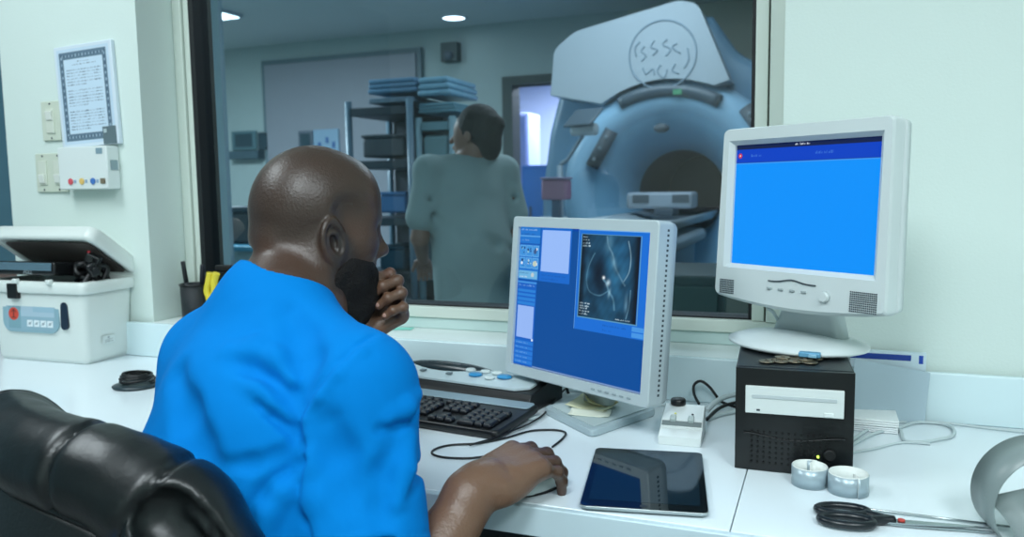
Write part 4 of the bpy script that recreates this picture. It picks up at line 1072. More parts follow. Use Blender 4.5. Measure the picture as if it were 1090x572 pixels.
# ------------------------------------------------------------------ second monitor on the mini computer
s2 = .89
c2 = Vector((0, 0, CAMZ))+(Vector((-.048, 1.52, 1.142))-Vector((0, 0, CAMZ)))*s2
R2 = rotz(-.615) @ rotx(-.051); M2 = T(*c2) @ R2; W2, H2 = .304*s2, .228*s2
m2 = thing('desktop_monitor', 'white flat monitor with a plain bright blue screen, on the black mini computer', 'monitor', (-.045, 1.37, .909))
im = Img(300, 224, (0, 146, 253)); im.rect(0, 0, 1, .045, (14, 30, 74)); im.words(.44, .014, .54, .018, (220, 230, 245), 3, .9); im.rect(0, .045, 1, .150, (0, 64, 196)); im.rect(0, .150, 1, .156, (20, 60, 140)); im.rect(0, .156, 1, .163, (60, 150, 245))
im.disc(.035, .095, .014, (200, 40, 70), 1.5); im.disc(.035, .095, .006, (230, 200, 210), 1.5); im.words(.12, .085, .20, .022, (70, 130, 220), 5, .7); im.words(.58, .085, .70, .022, (70, 130, 220), 6, .7)
im.mesh('screen', M2 @ T(0, .006, 0), W2+.002, H2+.002, M_scr, m2)
def outl(sc_=1.0, gx=.026, gt=.028, gb=.058, chin=.012, n=10):
    """front outline: straight sides, slightly bowed bottom"""
    w = W2/2+gx*sc_; t = H2/2+gt*sc_; bt = -H2/2-gb*sc_
    pts = [(w, t), (-w, t), (-w, bt+.004)]
    o = []
    for i, (x, z) in enumerate(rnd([(w, bt), (w*.97, t), (-w*.97, t), (-w, bt)][::1], .010, 4)): o.append((x, z))
    # the last four/five points belong to the lower left corner: add the bowed chin between them
    for k in range(1, n): x = -w+2*w*k/n; o.append((x*.985, bt-chin*math.sin(math.pi*k/n)*sc_))
    return o
def inner(n):
    N = len(outl()); src = outl(); o = []
    for (x, z) in src:
        fx = W2/2; zt = H2/2
        k = max(abs(x)/fx, abs(z)/zt) 
        o.append((max(-fx, min(fx, x)), max(-zt, min(zt, z))))
    return o
b = B(); O = outl(); O2 = outl(.93, chin=.011); I1 = [(x*1.06, z*1.07) for x, z in inner(0)]; I2 = inner(0)
b.loft([[M2 @ Vector((x, y, z)) for x, z in r] for r, y in ((O, .022), (O, .0), (O2, -.006), (I1, -.006), (I2, .002), (I2, .008))], cap=False, smooth=False); b.obj('bezel', M_monw, m2)
b = B(); b.loft([[M2 @ Vector((x*k, y, z*k)) for x, z in O] for y, k in ((.0225, .995), (.045, .98), (.060, .80))], cap=True); b.obj('back_housing', M_monw, m2)
zc_ = -H2/2-.033
for (x0, nx_, nz_, dx) in ((W2/2-.030, 14, 10, .0032), (-W2/2-.012, 10, 8, .0032)):
    b = B()
    for i in range(nx_):
        for j in range(nz_):
            b.cyl(M2 @ Vector((x0+i*dx, -.0062, zc_-.006+(j-nz_/2)*dx)), M2 @ Vector((x0+i*dx, -.0074, zc_-.006+(j-nz_/2)*dx)), .0011, n=6)
    b.obj('speaker_grille', M_vent, m2)
b = B(); b.tube([M2 @ Vector((-.045+.09*k/8, -.0075, zc_+.010+.005*math.exp(-((k-4)/1.6)**2)-.00*k)) for k in range(9)], .0011, 6, 3); b.obj('grip_line', M_vent, m2)
for k in range(4): B().box(M2 @ Vector((-.042+k*.022, -.0075, zc_-.002)), (.009, .003, .0035), R2, bev=.0008).obj('button', mat('btn_grey%d' % k, (160, 172, 174), rough=.4), m2)
B().cyl(M2 @ Vector((.062, -.006, zc_-.006)), M2 @ Vector((.062, -.013, zc_-.006)), .009, .007, n=24).obj('volume_dial', M_monw, m2)
PT = .909
bcn = PZ(848, 362, PT+.01); 
e1 = rotz(-.615)
b = B(); b.lathe([(0, 0), (.112, .0005), (.122, .004), (.122, .008), (.10, .015), (.05, .020), (0, .021)], 48, T(bcn.x, bcn.y, PT+.0005) @ e1 @ Matrix.Diagonal((.98, .80, 1, 1)), cap=False); b.obj('stand_base', M_monw, m2)
b = B(); n0 = M2 @ Vector((0, .05, -.06)); dk_ = (e1 @ Vector((1, 0, 0))); dv_ = (e1 @ Vector((0, 1, 0)))
b.loft([[Vector((c_.x, c_.y, z))+dk_*x*k+dv_*y for x, y in rrect(.12, .035, .014)] for c_, z, k in ((bcn+dv_*.035, PT+.0175, 1.15), (bcn+dv_*.04, PT+.05, .95), (bcn*.3+n0*.7, .99, .9), (n0, 1.08, .9))]); b.obj('neck', M_monw, m2)
b = B(); b.tube([M2 @ Vector((-.09, .04, -.12)), M2 @ Vector((-.088, .045, -.17)), M2 @ Vector((-.080, .055, -.185)), bcn+Vector((-.03, .075, .012))], .003, 8, 5); b.obj('cable', M_cabg, m2)
# ------------------------------------------------------------------ mini computer
pc = thing('mini_computer', 'small black cube computer with a white disc drive, under the white monitor', 'computer', (-.04, 1.33, .75))
pyaw = .06; MP = T(-.122, 1.222, .75) @ rotz(pyaw); PW, PD, PH = .166, .205, PT-.75-.0005
b = B(); b.box(MP @ Vector((PW/2, PD/2+.006, PH/2+.001)), (PW, PD, PH-.004), rotz(pyaw), bev=.003); b.obj('case_body', mat('case_black', (24, 30, 34), rough=.32, bump=.0002, bscale=900), pc)
b = B(); pf = []
for k in range(13): 
    x = PW*k/12; pf.append((x, -.001-.004*math.sin(math.pi*k/12)))
b.prism(pf+[(PW, .006), (0, .006)], .001, PH-.002, MP); b.obj('front_panel', mat('front_black', (13, 15, 17), rough=.28), pc)
dv = B(); dv.box(MP @ Vector((PW*.50, -.0075, PH*.700)), (.137, .006, .041), rotz(pyaw), bev=.001); dv = dv.obj('disc_drive', mat('drive_white', (214, 222, 220), rough=.35), pc)
B().box(MP @ Vector((PW*.50, -.0108, PH*.735)), (.118, .0016, .0055), rotz(pyaw), bev=.0005).obj('tray', mat('tray_shade', (186, 196, 198), rough=.35), dv)
B().box(MP @ Vector((PW*.50+.048, -.0115, PH*.60)), (.013, .003, .006), rotz(pyaw), bev=.0006).obj('eject_button', M_wplast, dv)
B().box(MP @ Vector((PW*.50-.050, -.0108, PH*.605)), (.005, .001, .0025), rotz(pyaw)).obj('drive_light', M_vent, dv)
b = B()
for i in range(13):
    for j in range(7):
        x = .024+i*.0088; z = .014+j*.0078; b.cyl(MP @ Vector((x, -.0045, z)), MP @ Vector((x, -.0066, z)), .0019, n=8)
b.obj('vent_holes', mat('hole_black', (2, 3, 4), rough=.8), pc)
B().cyl(MP @ Vector((.134, -.003, .034)), MP @ Vector((.134, -.010, .034)), .0085, n=24, bev=.0015).obj('power_button', M_blkm, pc)
B().cyl(MP @ Vector((.118, -.004, .030)), MP @ Vector((.118, -.0072, .030)), .0018, n=10).obj('power_light', emis('led_green', (200, 255, 90), 2.5), pc)
B().tube([MP @ Vector((.012+.142*k/10, -.0055, PH*.345+.004*math.cos(k*.63))) for k in range(11)], .0013, 6, 2).obj('trim_groove', M_blk, pc)
# ---- coins and a blue clip on top
coin0 = None
cp_ = [(816, 384, .0), (824, 383, .0), (831, 384, 0), (838, 381, 0), (846, 384, 0), (853, 381, 0), (862, 385, 0), (868, 381, 0), (833, 381, .0019), (857, 383, .0019)]
lb = ['leftmost coin on the black computer', 'second coin from the left on the black computer', 'third coin from the left on the black computer', 'fourth coin from the left on the black computer', 'middle coin at the near edge of the coin heap', 'middle coin at the far edge of the coin heap', 'rightmost near coin under the blue clip', 'rightmost far coin beside the blue clip', 'coin resting on others at the left of the heap', 'coin resting on others at the right of the heap']
for k, (x, y, dz) in enumerate(cp_):
    c = PZ(x, y, PT+.002)
    if coin0 is None:
        coin0 = thing('coin', lb[0], 'coin', (0, 0, 0), group='coins on the black computer')
        B().lathe([(0, 0), (.0108, 0), (.0115, .0004), (.0115, .0014), (.0108, .0018), (.0100, .0015), (0, .0015)], 24, cap=False).obj('disc', mat('coin_metal', (150, 140, 120), rough=.35, metal=.9), coin0)
        b = B(); b.tube([Vector((-.003, -.002, .0016)), Vector((.0, .004, .0018)), Vector((.003, -.002, .0016))], .0008, 6, 3); b.obj('relief', mat('coin_relief', (120, 110, 96), rough=.4, metal=.9), coin0)
        o = coin0
    else: o = copy_tree(coin0, label=lb[k])
    o.location = (c.x, c.y, PT+dz); o.rotation_euler = (.0, 0, k*1.1)
c = PZ(862, 377, PT+.01); cl = thing('blue_clip', 'small pale blue plastic clip lying behind the coins', 'clip', (c.x, c.y, PT+.001))
B().box((c.x, c.y, PT+.009), (.032, .014, .008), rotz(-.1), bev=.002).obj('clip_body', mat('clip_blue', (96, 156, 190), rough=.3), cl); B().box((c.x+.004, c.y-.009, PT+.0085), (.012, .006, .005), rotz(-.1), bev=.001).obj('clip_tab', mat('clip_tab', (130, 180, 205), rough=.3), cl)
B().box((c.x, c.y+.002, PT+.0028), (.022, .012, .0042), rotz(-.1), bev=.001).obj('clip_foot', M_blk, cl)
# ------------------------------------------------------------------ tablet
tp = [Vector((-.297, .984, 0)), Vector((.169, 0, 0)), Vector((0, .245, 0))]
tb_ = thing('tablet', 'black tablet with silver rim lying flat on the desk', 'tablet', (-.23, 1.11, .75)); MT = T(-.298, .984, .7505) @ rotz(.178)
b = B(); b.loft([[MT @ Vector((x+.0845, y+.1205, z)) for x, y in rrect(.169-i, .241-i, .010)] for z, i in ((0, .016), (.003, .003), (.0065, .0), (.0078, .0005))]); b.obj('shell', mat('tablet_silver', (176, 186, 188), rough=.3, metal=.7), tb_)
b = B(); b.loft([[MT @ Vector((x+.0845, y+.1205, z)) for x, y in rrect(.1665, .2385, .009)] for z in (.0079, .0084)], smooth=False); b.obj('glass_front', mat('tablet_bezel', (8, 12, 16), rough=.04), tb_)
b = B(); b.loft([[MT @ Vector((x+.0845, y+.1215, z)) for x, y in rrect(.148, .198, .001)] for z in (.0085, .0086)], smooth=False); b.obj('display', mat('tablet_display', (12, 30, 42), rough=.04), tb_)
B().cyl(MT @ Vector((.0845, .010, .0085)), MT @ Vector((.0845, .010, .0087)), .005, n=20).obj('home_button', mat('home_btn', (24, 28, 32), rough=.3), tb_)
# ------------------------------------------------------------------ white control box with black knob
sw = thing('switch_box', 'small white two-button control box with a black knob, right of the silver monitor', 'control box', (-.22, 1.345, .75)); MS = T(-.254, 1.296, .7505) @ rotz(.06)
b = B(); sp = [(0, 0), (.0, .014), (.030, .020), (.030, .0215), (.045, .032), (.098, .044), (.100, 0)]
b.prism([(y, z) for y, z in sp], 0, .070, MS @ Matrix(((0, 0, 1, 0), (1, 0, 0, 0), (0, 1, 0, 0), (0, 0, 0, 1))), bev=.0015); b.obj('box_body', M_wplast, sw)
B().box(MS @ Vector((.035, .037, .0262)), (.066, .010, .0022), rotz(.06) @ rotx(.6)).obj('recess_strip', mat('recess_grey', (120, 132, 132), rough=.5), sw)
for k, x in enumerate((.020, .050)): B().box(MS @ Vector((x, .043, .0335)), (.010, .013, .008), rotz(.06) @ rotx(.35), bev=.002).obj('push_button', mat('pb%d' % k, (186, 200, 198), rough=.35), sw)
kc = PZ(722, 429, .7965); B().lathe([(0, 0), (.0125, 0), (.0135, .002), (.0135, .008), (.012, .0105), (0, .011)], 28, T(kc.x, kc.y, .7935), cap=False).obj('knob', M_blk, sw)
B().cyl((kc.x, kc.y, .786), (kc.x, kc.y, .7934), .005, n=12).obj('knob_stem', M_blk, sw)
for k, (x, rgb) in enumerate(((.022, (230, 230, 120)), (.051, (30, 30, 34)))): B().sphere(MS @ Vector((x, .060, .0375)), (.0022, .0022, .0012)).obj('indicator', mat('ind%d' % k, rgb, rough=.3), sw)
# ------------------------------------------------------------------ keyboard
ky = .12; k0 = PZ(529, 461, .765)      # front right corner
KX = Vector((math.cos(-.13), math.sin(-.13), 0)); KYv = Vector((.13*0+.13, 1, 0)).normalized(); KW, KD = .44, .163
kb = thing('computer_keyboard', 'black keyboard with a silver strip, partly hidden behind the man\'s arm', 'keyboard', (k0.x-.2, k0.y+.08, .75))
MK = frame(Vector((k0.x, k0.y, .7505))-KX*KW, KX, Vector((-KX.y, KX.x, 0)), (0, 0, 1)); TK = rotx(.05)
b = B(); b.loft([[MK @ TK @ Vector((x+KW/2, y+KD/2, z)) for x, y in rrect(KW-i, KD-i, .012)] for z, i in ((.001, .006), (.004, .0), (.013, .0), (.016, .005))]); b.obj('key_tray', M_blk, kb)
b = B(); b.loft([[MK @ TK @ Vector((x+KW/2, y+KD-.022, z)) for x, y in rrect(KW-.012, .034, .008)] for z in (.0162, .0185)]); b.obj('silver_strip', mat('kb_silver', (150, 172, 182), rough=.35, metal=.3), kb)
key0 = None; M_key = mat('key_black', (20, 24, 30), rough=.4)
def keyme(w, d=.0148):
    b = B(); b.loft([[Vector((x, y, z)) for x, y in rrect(w-i, d-i*1.2, .002, 2)] for z, i in ((0, 0), (.004, .001), (.0075, .004))]); bm = b.bm
    me = bpy.data.meshes.new('key'); bmesh.ops.recalc_face_normals(bm, faces=bm.faces); bm.to_mesh(me); bm.free(); me.materials.append(M_key); return me
KM = {w: keyme(w) for w in (.016, .034)}; KM[.0161] = keyme(.016, .031)
Kinv = kb.matrix_basis.inverted()
def key(x, y, w=.016):
    o = bpy.data.objects.new('key', KM[w]); COL.objects.link(o); o.parent = kb; o.matrix_local = Kinv @ MK @ TK @ T(x, y, .0162)
rows = (.016, .0325, .049, .0655, .082)
for r_, y in enumerate(rows):           # number pad
    for c_ in range(4):
        x = KW-.026-.018*(3-c_)
        if r_ == 0 and c_ == 0: key(x+.009, y, .034); continue
        if r_ == 0 and c_ == 1: continue
        if c_ == 3 and r_ in (0, 2): key(x, y+.00825, .0161); continue
        if c_ == 3 and r_ in (1, 3): continue
        key(x, y)
    for c_ in range(3):                 # navigation block
        if r_ in (3, 4) or (r_ == 0) or (r_ == 1 and c_ == 1): key(KW-.106-.018*(2-c_), y)
    for c_ in range(8):
        if not (r_ == 0 and c_ < 4): key(KW-.172-.018*c_, y)
for i_ in range(4): key(KW-.040-.018*i_ if 0 else KW-.106-.018*i_+.0, .103)
for i_ in range(4): key(KW-.190-.018*i_, .103)
for i_ in range(3): key(KW-.036-.018*i_-.0, .111) if 0 else None
# ------------------------------------------------------------------ operator console behind the keyboard
cn = thing('operator_console', 'silver and black control console with blue buttons, behind the keyboard', 'console', (-.72, 1.57, .75))
cX = Vector((math.cos(-.16), math.sin(-.16), 0)); pR = PZ(568, 404, .80); CW = .44
MC = frame(Vector((pR.x, pR.y, .7505))-cX*CW+Vector((.01, -.068, 0)), cX, Vector((-cX.y, cX.x, 0)), (0, 0, 1))
def sect(pts, x0, x1, name, m, bev=.003): 
    b = B(); b.prism([(y, z) for y, z in pts], x0, x1, MC @ Matrix(((0, 0, 1, 0), (1, 0, 0, 0), (0, 1, 0, 0), (0, 0, 0, 1))), bev=bev); return b.obj(name, m, cn)
sect([(-.010, 0), (-.016, .018), (-.004, .028), (.0, .036), (.085, .047), (.095, .040), (.098, 0)], -.005, CW+.012, 'console_body', M_blk)
top = B(); tpz = lambda y: .0366+(y-.0)*.0125/.085
out = [(.006, .006), (CW-.03, .006), (CW-.004, .022), (CW-.002, .045), (CW-.03, .070), (CW-.13, .078)]
out += [(CW-.15-.028*k, .078-.030*math.sin(math.pi*min(1, (k+.5)/7.5))) for k in range(8)] + [(.02, .078), (.004, .06)]
CT = MC @ Matrix(((1, 0, 0, 0), (0, 1, 0, 0), (0, 0, 1, .0)  , (0, 0, 0, 1)))
b = B(); b.loft([[CT @ Vector((x, y, tpz(y)+z)) for x, y in out] for z in (.0005, .0045)], smooth=False); b.obj('top_plate', mat('console_silver', (190, 206, 210), rough=.35), cn)
B().sphere(CT @ Vector((CW-.235, .086, .043)), (.118, .020, .017), MC.to_3x3().to_4x4()).obj('wrist_hump', mat('hump_dark', (34, 46, 52), rough=.25), cn)
for (px, py, c_, r_) in ((506, 399, 'b', .0125), (537, 402, 'b', .0135), (521, 402, 'w', .009), (511, 392, 'w', .0095), (526, 394, 'w', .0095), (540, 395, 'w', .0095)):
    q = PZ(px, py, .80); yl = (MC.inverted() @ q); xl = min(max(yl.x, .03), CW-.02); yl_ = min(max(yl.y, .016), .066)
    b = B(); b.lathe([(0, 0), (r_, 0), (r_, .003), (r_*.8, .005), (0, .0055)], 24, MC @ T(xl, yl_, tpz(yl_)+.0046) @ Matrix.Diagonal((1.2, 1, 1, 1)), cap=False)
    b.obj('round_button', mat('btn_blue', (40, 140, 196), rough=.3) if c_ == 'b' else mat('btn_pale', (206, 218, 218), rough=.35), cn)
for (px, py) in ((449, 394), (481, 396)):
    q = PZ(px, py, .80); yl = MC.inverted() @ q
    B().box(MC @ Vector((yl.x, .035, tpz(.035)+.007)), (.012, .012, .003), bev=.001).obj('small_switch', mat('switch_grey', (110, 126, 132), rough=.4), cn)
b = B(); p = PZ(575, 422, .78)
bk = thing('black_adapter', 'black upright adapter box wedged between console and silver monitor', 'adapter', (p.x-.004, p.y+.075, .75))
ap = Vector((p.x-.004, p.y+.075, .75)); B().box(ap+Vector((0, 0, .0305)), (.022, .06, .06), rotz(-.2), bev=.003).obj('adapter_body', M_blk, bk); B().tube([ap+Vector((.0, .02, .055)), ap+Vector((.006, .045, .065)), ap+Vector((.012, .055, .03)), ap+Vector((.02, .055, .004))], .003, 8, 5).obj('lead', M_cabb, bk)
# ------------------------------------------------------------------ mouse under the hand
def make_mouse(I):
    W = I['WR']; f = I['fr']; r = Vector((f.y, -f.x, 0)); c = W+f*.132-r*.020
    t = thing('computer_mouse', 'pale grey mouse under the man\'s right hand', 'mouse', (c.x, c.y, .75))
    M = frame((c.x, c.y, .7505), r, f, (0, 0, 1)); b = B()
    prof = []
    for z, k in ((.0, .93), (.006, 1.0), (.014, .98), (.020, .86), (.024, .62), (.026, .25)): prof.append([M @ Vector((x*k, y*k-.004*(1-k), z)) for x, y in [(.027*math.copysign(abs(math.cos(a))**.8, math.cos(a)), .050*math.copysign(abs(math.sin(a))**.85, math.sin(a))) for a in np.linspace(0, 2*math.pi, 33)[:-1]]])
    b.loft(prof); b.obj('mouse_shell', mat('mouse_pale', (190, 200, 200), rough=.35), t)
    B().loft([[M @ Vector((x*1.02, y*1.01, z)) for x, y in [(.027*math.cos(a), .050*math.sin(a)) for a in np.linspace(0, 2*math.pi, 33)[:-1]]] for z in (.0002, .0035)]).obj('dark_skirt', M_blkm, t)
    B().cyl(M @ Vector((-.004, .034, .0235)), M @ Vector((.004, .034, .0235)), .006, n=16).obj('scroll_wheel', M_blk, t)
# ------------------------------------------------------------------ cables
def cable(label, pts, r, m, z=None, name='cable', grp=None):
    zz = .75+r+.0005 if z is None else z
    q = [PZ(p[0], p[1], p[2] if len(p) > 2 else zz) for p in pts]
    b = B(); b.tube(q, r, 8, 6); o = b.obj(name, m); tag(o, label, 'cable', grp); return o
cable('thin black mouse cable looping left from the hand past the keyboard corner', [(588, 476), (598, 468), (602, 461), (590, 458), (565, 459), (540, 466), (510, 472), (480, 474), (464, 478), (460, 483), (472, 487), (500, 488), (530, 484)], .0019, M_cabb)
cable('thin black cable running from the silver monitor down to the keyboard corner', [(606, 410), (598, 418), (588, 430), (578, 442), (562, 452), (545, 459), (528, 466), (500, 474)], .0019, M_cabb, z=.7555)
cable('white cable emerging beside the silver monitor base', [(610, 409), (595, 414), (580, 424), (566, 433), (560, 436), (556, 441), (562, 446), (575, 444)], .0032, M_cabg)
cable('black cable loop rising behind the white control box', [(744, 430, .765), (739, 420, .775), (739, 410, .79), (746, 406, .80), (755, 412, .79), (762, 421, .775), (768, 428, .762), (790, 436, .757)], .0028, M_cabb)
for k, (pts, r_, m_, l_) in enumerate((
    ([(752, 438, .765), (762, 428, .775), (775, 422, .778), (800, 418, .775)], .0050, M_cabg, 'upper thick grey cable between white control box and black computer'),
    ([(752, 447, .757), (764, 436, .764), (778, 430, .766), (800, 427, .768)], .0032, M_cabb, 'black cable between the grey ones behind the white control box'),
    ([(753, 446), (768, 441), (785, 438), (800, 437)], .0045, M_cabg, 'lower pale cable between white control box and black computer'),
    ([(700, 432), (712, 432), (722, 434), (735, 436)], .0024, M_cabg, 'short pale cable between silver monitor base and control box'))):
    cable(l_, pts, r_, m_)
cable('pale grey cable coiled in a flat loop right of the black computer', [(906, 470), (925, 457), (945, 452), (958, 458), (962, 468), (975, 471), (1000, 468), (1014, 464), (1014, 456), (1000, 451), (975, 450), (955, 456), (930, 462), (906, 474)], .0030, M_cabg)
cable('thin pale cable trailing right along the back of the desk', [(950, 450), (985, 449), (1020, 452), (1060, 457), (1100, 461)], .0024, M_cabg)
cable('slack pale cable lying on the desk in front of the loop', [(906, 482), (930, 478), (955, 472), (975, 471.5), (990, 473)], .0022, M_cabg)
# coiled black cord left
c = PZ(146, 408, .757); cc_ = thing('coiled_cord', 'small black coiled cord on the desk, half hidden by the man\'s back', 'cord', (c.x, c.y, .75))
b = B(); b.tube([Vector((c.x+(.036-.0035*k/48)*math.cos(k*.262)+.002*math.cos(k*.07), c.y+(.036-.0035*k/48)*math.sin(k*.262), .7630+.0045*k/24+.0015*math.sin(k*.31))) for k in range(97)], .0028, 8); b.obj('coil', M_cabb, cc_)
B().lathe([(.0, 0), (.05, 0), (.052, .004), (.04, .0075), (0, .008)], 28, T(c.x, c.y, .7505), cap=False).obj('plug_base', mat('cord_base', (40, 56, 62), rough=.4), cc_)
# ------------------------------------------------------------------ wrist band rolls
M_band = mat('band_grey', (160, 178, 186), rough=.3, metal=.2); M_bandin = mat('band_inner', (224, 230, 226), rough=.6)
def band(px, py, R_, label, h=.027, tail=.02, a0=0.0):
    c = PZ(px, py, .75); t = thing('wristband_roll', label, 'roll', (c.x, c.y, .75), group='grey wristband rolls')
    pts = [(R_*math.cos(a)*(1-.0018*i), R_*math.sin(a)*(1-.0018*i)) for i, a in enumerate(a0+np.linspace(0, 2.18*math.pi, 60))]
    e = Vector(pts[-1])-Vector(pts[-2]); e.normalize(); 
    b = B(); b.loft([[Vector((c.x+x, c.y+y, z)) for x, y in pts] for z in (.7505, .7505+h)], closed=False, cap=False); o = b.obj('outer_band', M_band, t); md = o.modifiers.new('s', 'SOLIDIFY'); md.thickness = .0007
    p2 = [(x*.965, y*.965) for x, y in pts[:56]]+[tuple(Vector(pts[56])*.9), tuple(Vector(pts[57])*.62), tuple(Vector(pts[58])*.35)]
    b = B(); b.loft([[Vector((c.x+x, c.y+y, z)) for x, y in p2] for z in (.7508, .7505+h+.0012)], closed=False, cap=False); o = b.obj('inner_lining', M_bandin, t); md = o.modifiers.new('s', 'SOLIDIFY'); md.thickness = .0007
band(862, 516, .0262, 'left one of the two grey wristband rolls in front of the black computer', a0=1.2)
band(902, 524, .0280, 'right one of the two grey wristband rolls, with a loose end', a0=5.2)
# ------------------------------------------------------------------ scissors and rod
sx = PZ(985, 556, .752); sa = math.atan2((PZ(1050, 566, .752)-PZ(930, 556, .752)).y, (PZ(1050, 566, .752)-PZ(930, 556, .752)).x)
ss_ = thing('scissors', 'black-handled scissors with a red pivot lying at the front of the desk', 'scissors', (sx.x, sx.y, .75)); pv = PZ(963, 559, .752)
MX = T(pv.x, pv.y, .7505) @ rotz(sa)
M_steel = mat('steel', (170, 180, 182), rough=.22, metal=.9); M_hand = mat('scissor_handle', (14, 22, 28), rough=.3)
for s, ag in ((1, .035), (-1, -.035)):
    R_ = MX @ rotz(ag); z0 = .004 if s > 0 else .0015
    b = B(); b.prism([(-.03, -.006), (.0, -.007*1), (.095, -.001), (.100, .0), (.06, .004), (.0, .006), (-.03, .006)], z0, z0+.0018, R_); b.obj('blade', M_steel, ss_)
    b = B(); ctr = Vector((-.070, .019*s, .006))
    lp = [R_ @ Vector((ctr.x+.031*math.cos(a)*(1.0), ctr.y+.0150*math.sin(a), ctr.z+.0015)) for a in np.linspace(0, 2*math.pi, 29)[:-1]]
    b.tube(lp, .0052, 10, closed=True); b.tube([R_ @ Vector((-.012, .0, .006)), R_ @ Vector((-.028, .004*s, .0065)), R_ @ Vector((-.044, .012*s, .0070))], .0062, 10, 4); b.obj('handle', M_hand, ss_)
B().cyl(MX @ Vector((-.004, 0, .006)), MX @ Vector((-.004, 0, .0085)), .0045, n=18, bev=.0008).obj('pivot', mat('pivot_red', (190, 60, 50), rough=.4), ss_)
a_ = PZ(913, 541, .753); b_ = PZ(1075, 561, .753); o = B().tube([a_, a_*.98+b_*.02, a_*.5+b_*.5, b_], .0017, 8, rs=[.0012, .0017, .0017, .0017]).obj('metal_rod', M_steel); tag(o, 'thin grey metal rod lying just behind the scissors', 'rod')
# ------------------------------------------------------------------ grey strap roll, right edge
def strap():
    t = thing('strap_roll', 'big loose roll of wide grey strap at the right edge of the desk', 'strap roll', (.30, 1.05, .75))
    m = mat('strap_grey', (128, 142, 142), rough=.35, var=.05)
    # axis roughly towards the viewer's left-front; wide band unrolling
    Cc = P(1104, 530, .975); ax = (Vector((.28, -1, -.10))).normalized(); up = Vector((0, 0, 1)); e1_ = ax.cross(up).normalized(); e2_ = e1_.cross(ax).normalized()
    wd = .030
    pts = []; n = 90
    for i in range(n+1):
        a = .35*math.pi+2*math.pi*1.08*i/n; r = .071-.014*i/n; pts.append(Cc+e1_*r*math.cos(a)*-1+e2_*r*math.sin(a)*1.0+ax*(.018*i/n))
    b = B(); b.loft([[p+ax*s*wd for p in pts] for s in (-1, 1)], closed=False, cap=False); o = b.obj('roll', m, t); md = o.modifiers.new('s', 'SOLIDIFY'); md.thickness = .0012
    p0 = Cc+e1_*-.012+e2_*.030; 
    st_ = [Cc+Vector((-.030, -.020, .012)), Cc+Vector((-.010, -.045, -.005)), Cc+Vector((.010, -.085, -.045)), Cc+Vector((.022, -.13, -.071)), Cc+Vector((.03, -.20, -.0745))]
    st_ = catmull(st_, 6); wv = Vector((1, .35, .25)).normalized()*.034
    b = B(); b.loft([[p-wv for p in st_], [p+wv for p in st_]], closed=False, cap=False); o = b.obj('loose_end', m, t); md = o.modifiers.new('s', 'SOLIDIFY'); md.thickness = .0012
strap()
# ------------------------------------------------------------------ papers and boxes behind the computer
def leaf(name, label, cat, c0, c1, c2, c3, m, th=.0015, grp=None):
    """four world corners: lower left, lower right, upper right, upper left"""
    n = (c1-c0).cross(c3-c0).normalized(); t = thing(name, label, cat, tuple((c0+c1)/2), group=grp)
    b = B(); b.loft([[v+n*z for v in (c0, c1, c2, c3)] for z in (0, th)], smooth=False); b.obj('sheet', m, t); return t
yb = 1.575
eg = leaf('grey_folder', 'translucent grey folder leaning on the back splash right of the black computer', 'folder', Vector((.052, 1.535, .7505)), Vector((.170, 1.56, .7505)), PY(990, 397, yb), Vector((.052, yb-.02, .862)), mat('folder_grey', (174, 194, 204), rough=.3), .002)
zt_ = PY(985, 376, 1.592)
bx = thing('blue_striped_box', 'flat white carton with a dark blue stripe standing behind the grey folder', 'box', (.06, 1.5, .8415))
x_a = PY(905, 380, 1.579).x; x_b = PY(986, 384, 1.579).x; zz = PY(940, 374, 1.579).z
b = B(); b.box(((x_a+x_b)/2, 1.584, (.8412+zz)/2), (x_b-x_a, .012, zz-.8412), bev=.001); b.obj('carton', mat('carton_white', (206, 224, 232), rough=.5), bx)
b = B(); b.box(((x_a+x_b)/2-.012, 1.5778, zz-.010), ((x_b-x_a)*.80, .0004, .0105)); b.obj('blue_stripe', mat('stripe_blue', (20, 60, 150), rough=.5), bx)
b = B(); b.box((x_b-.0085, 1.5778, zz-.012), (.007, .0004, .015)); b.obj('blue_square', mat('stripe_blue2', (24, 70, 170), rough=.5), bx)
def stack(px0, px1, py, z0, h, label, rgb, dy=0, Y=1.475):
    x0_ = PY(px0, py, Y).x; x1_ = PY(px1, py, Y).x; t = thing('paper_pad', label, 'paper pad', ((x0_+x1_)/2, Y+.05, z0), group='pads beside the black computer')
    n = 3
    for k in range(n):
        B().box(((x0_+x1_)/2, Y+.045, z0+h*(k+.5)/n), (x1_-x0_, .085, h/n*.94), bev=.0015).obj('leaves', mat('pad_%d%s' % (k, label[:3]), rgb, rough=.7), t)
stack(900, 957, 442, .7505, .010, 'lower white pad of paper beside the black computer', (232, 238, 240)); stack(896, 958, 434, .7612, .012, 'upper white pad of paper beside the black computer', (236, 242, 242))
note('paper_slip', 'thin dark edged slip under the pads beside the black computer', (960, 444), .0, .05, .03, .752, mat('slip_grey', (130, 146, 146), rough=.6), .001)
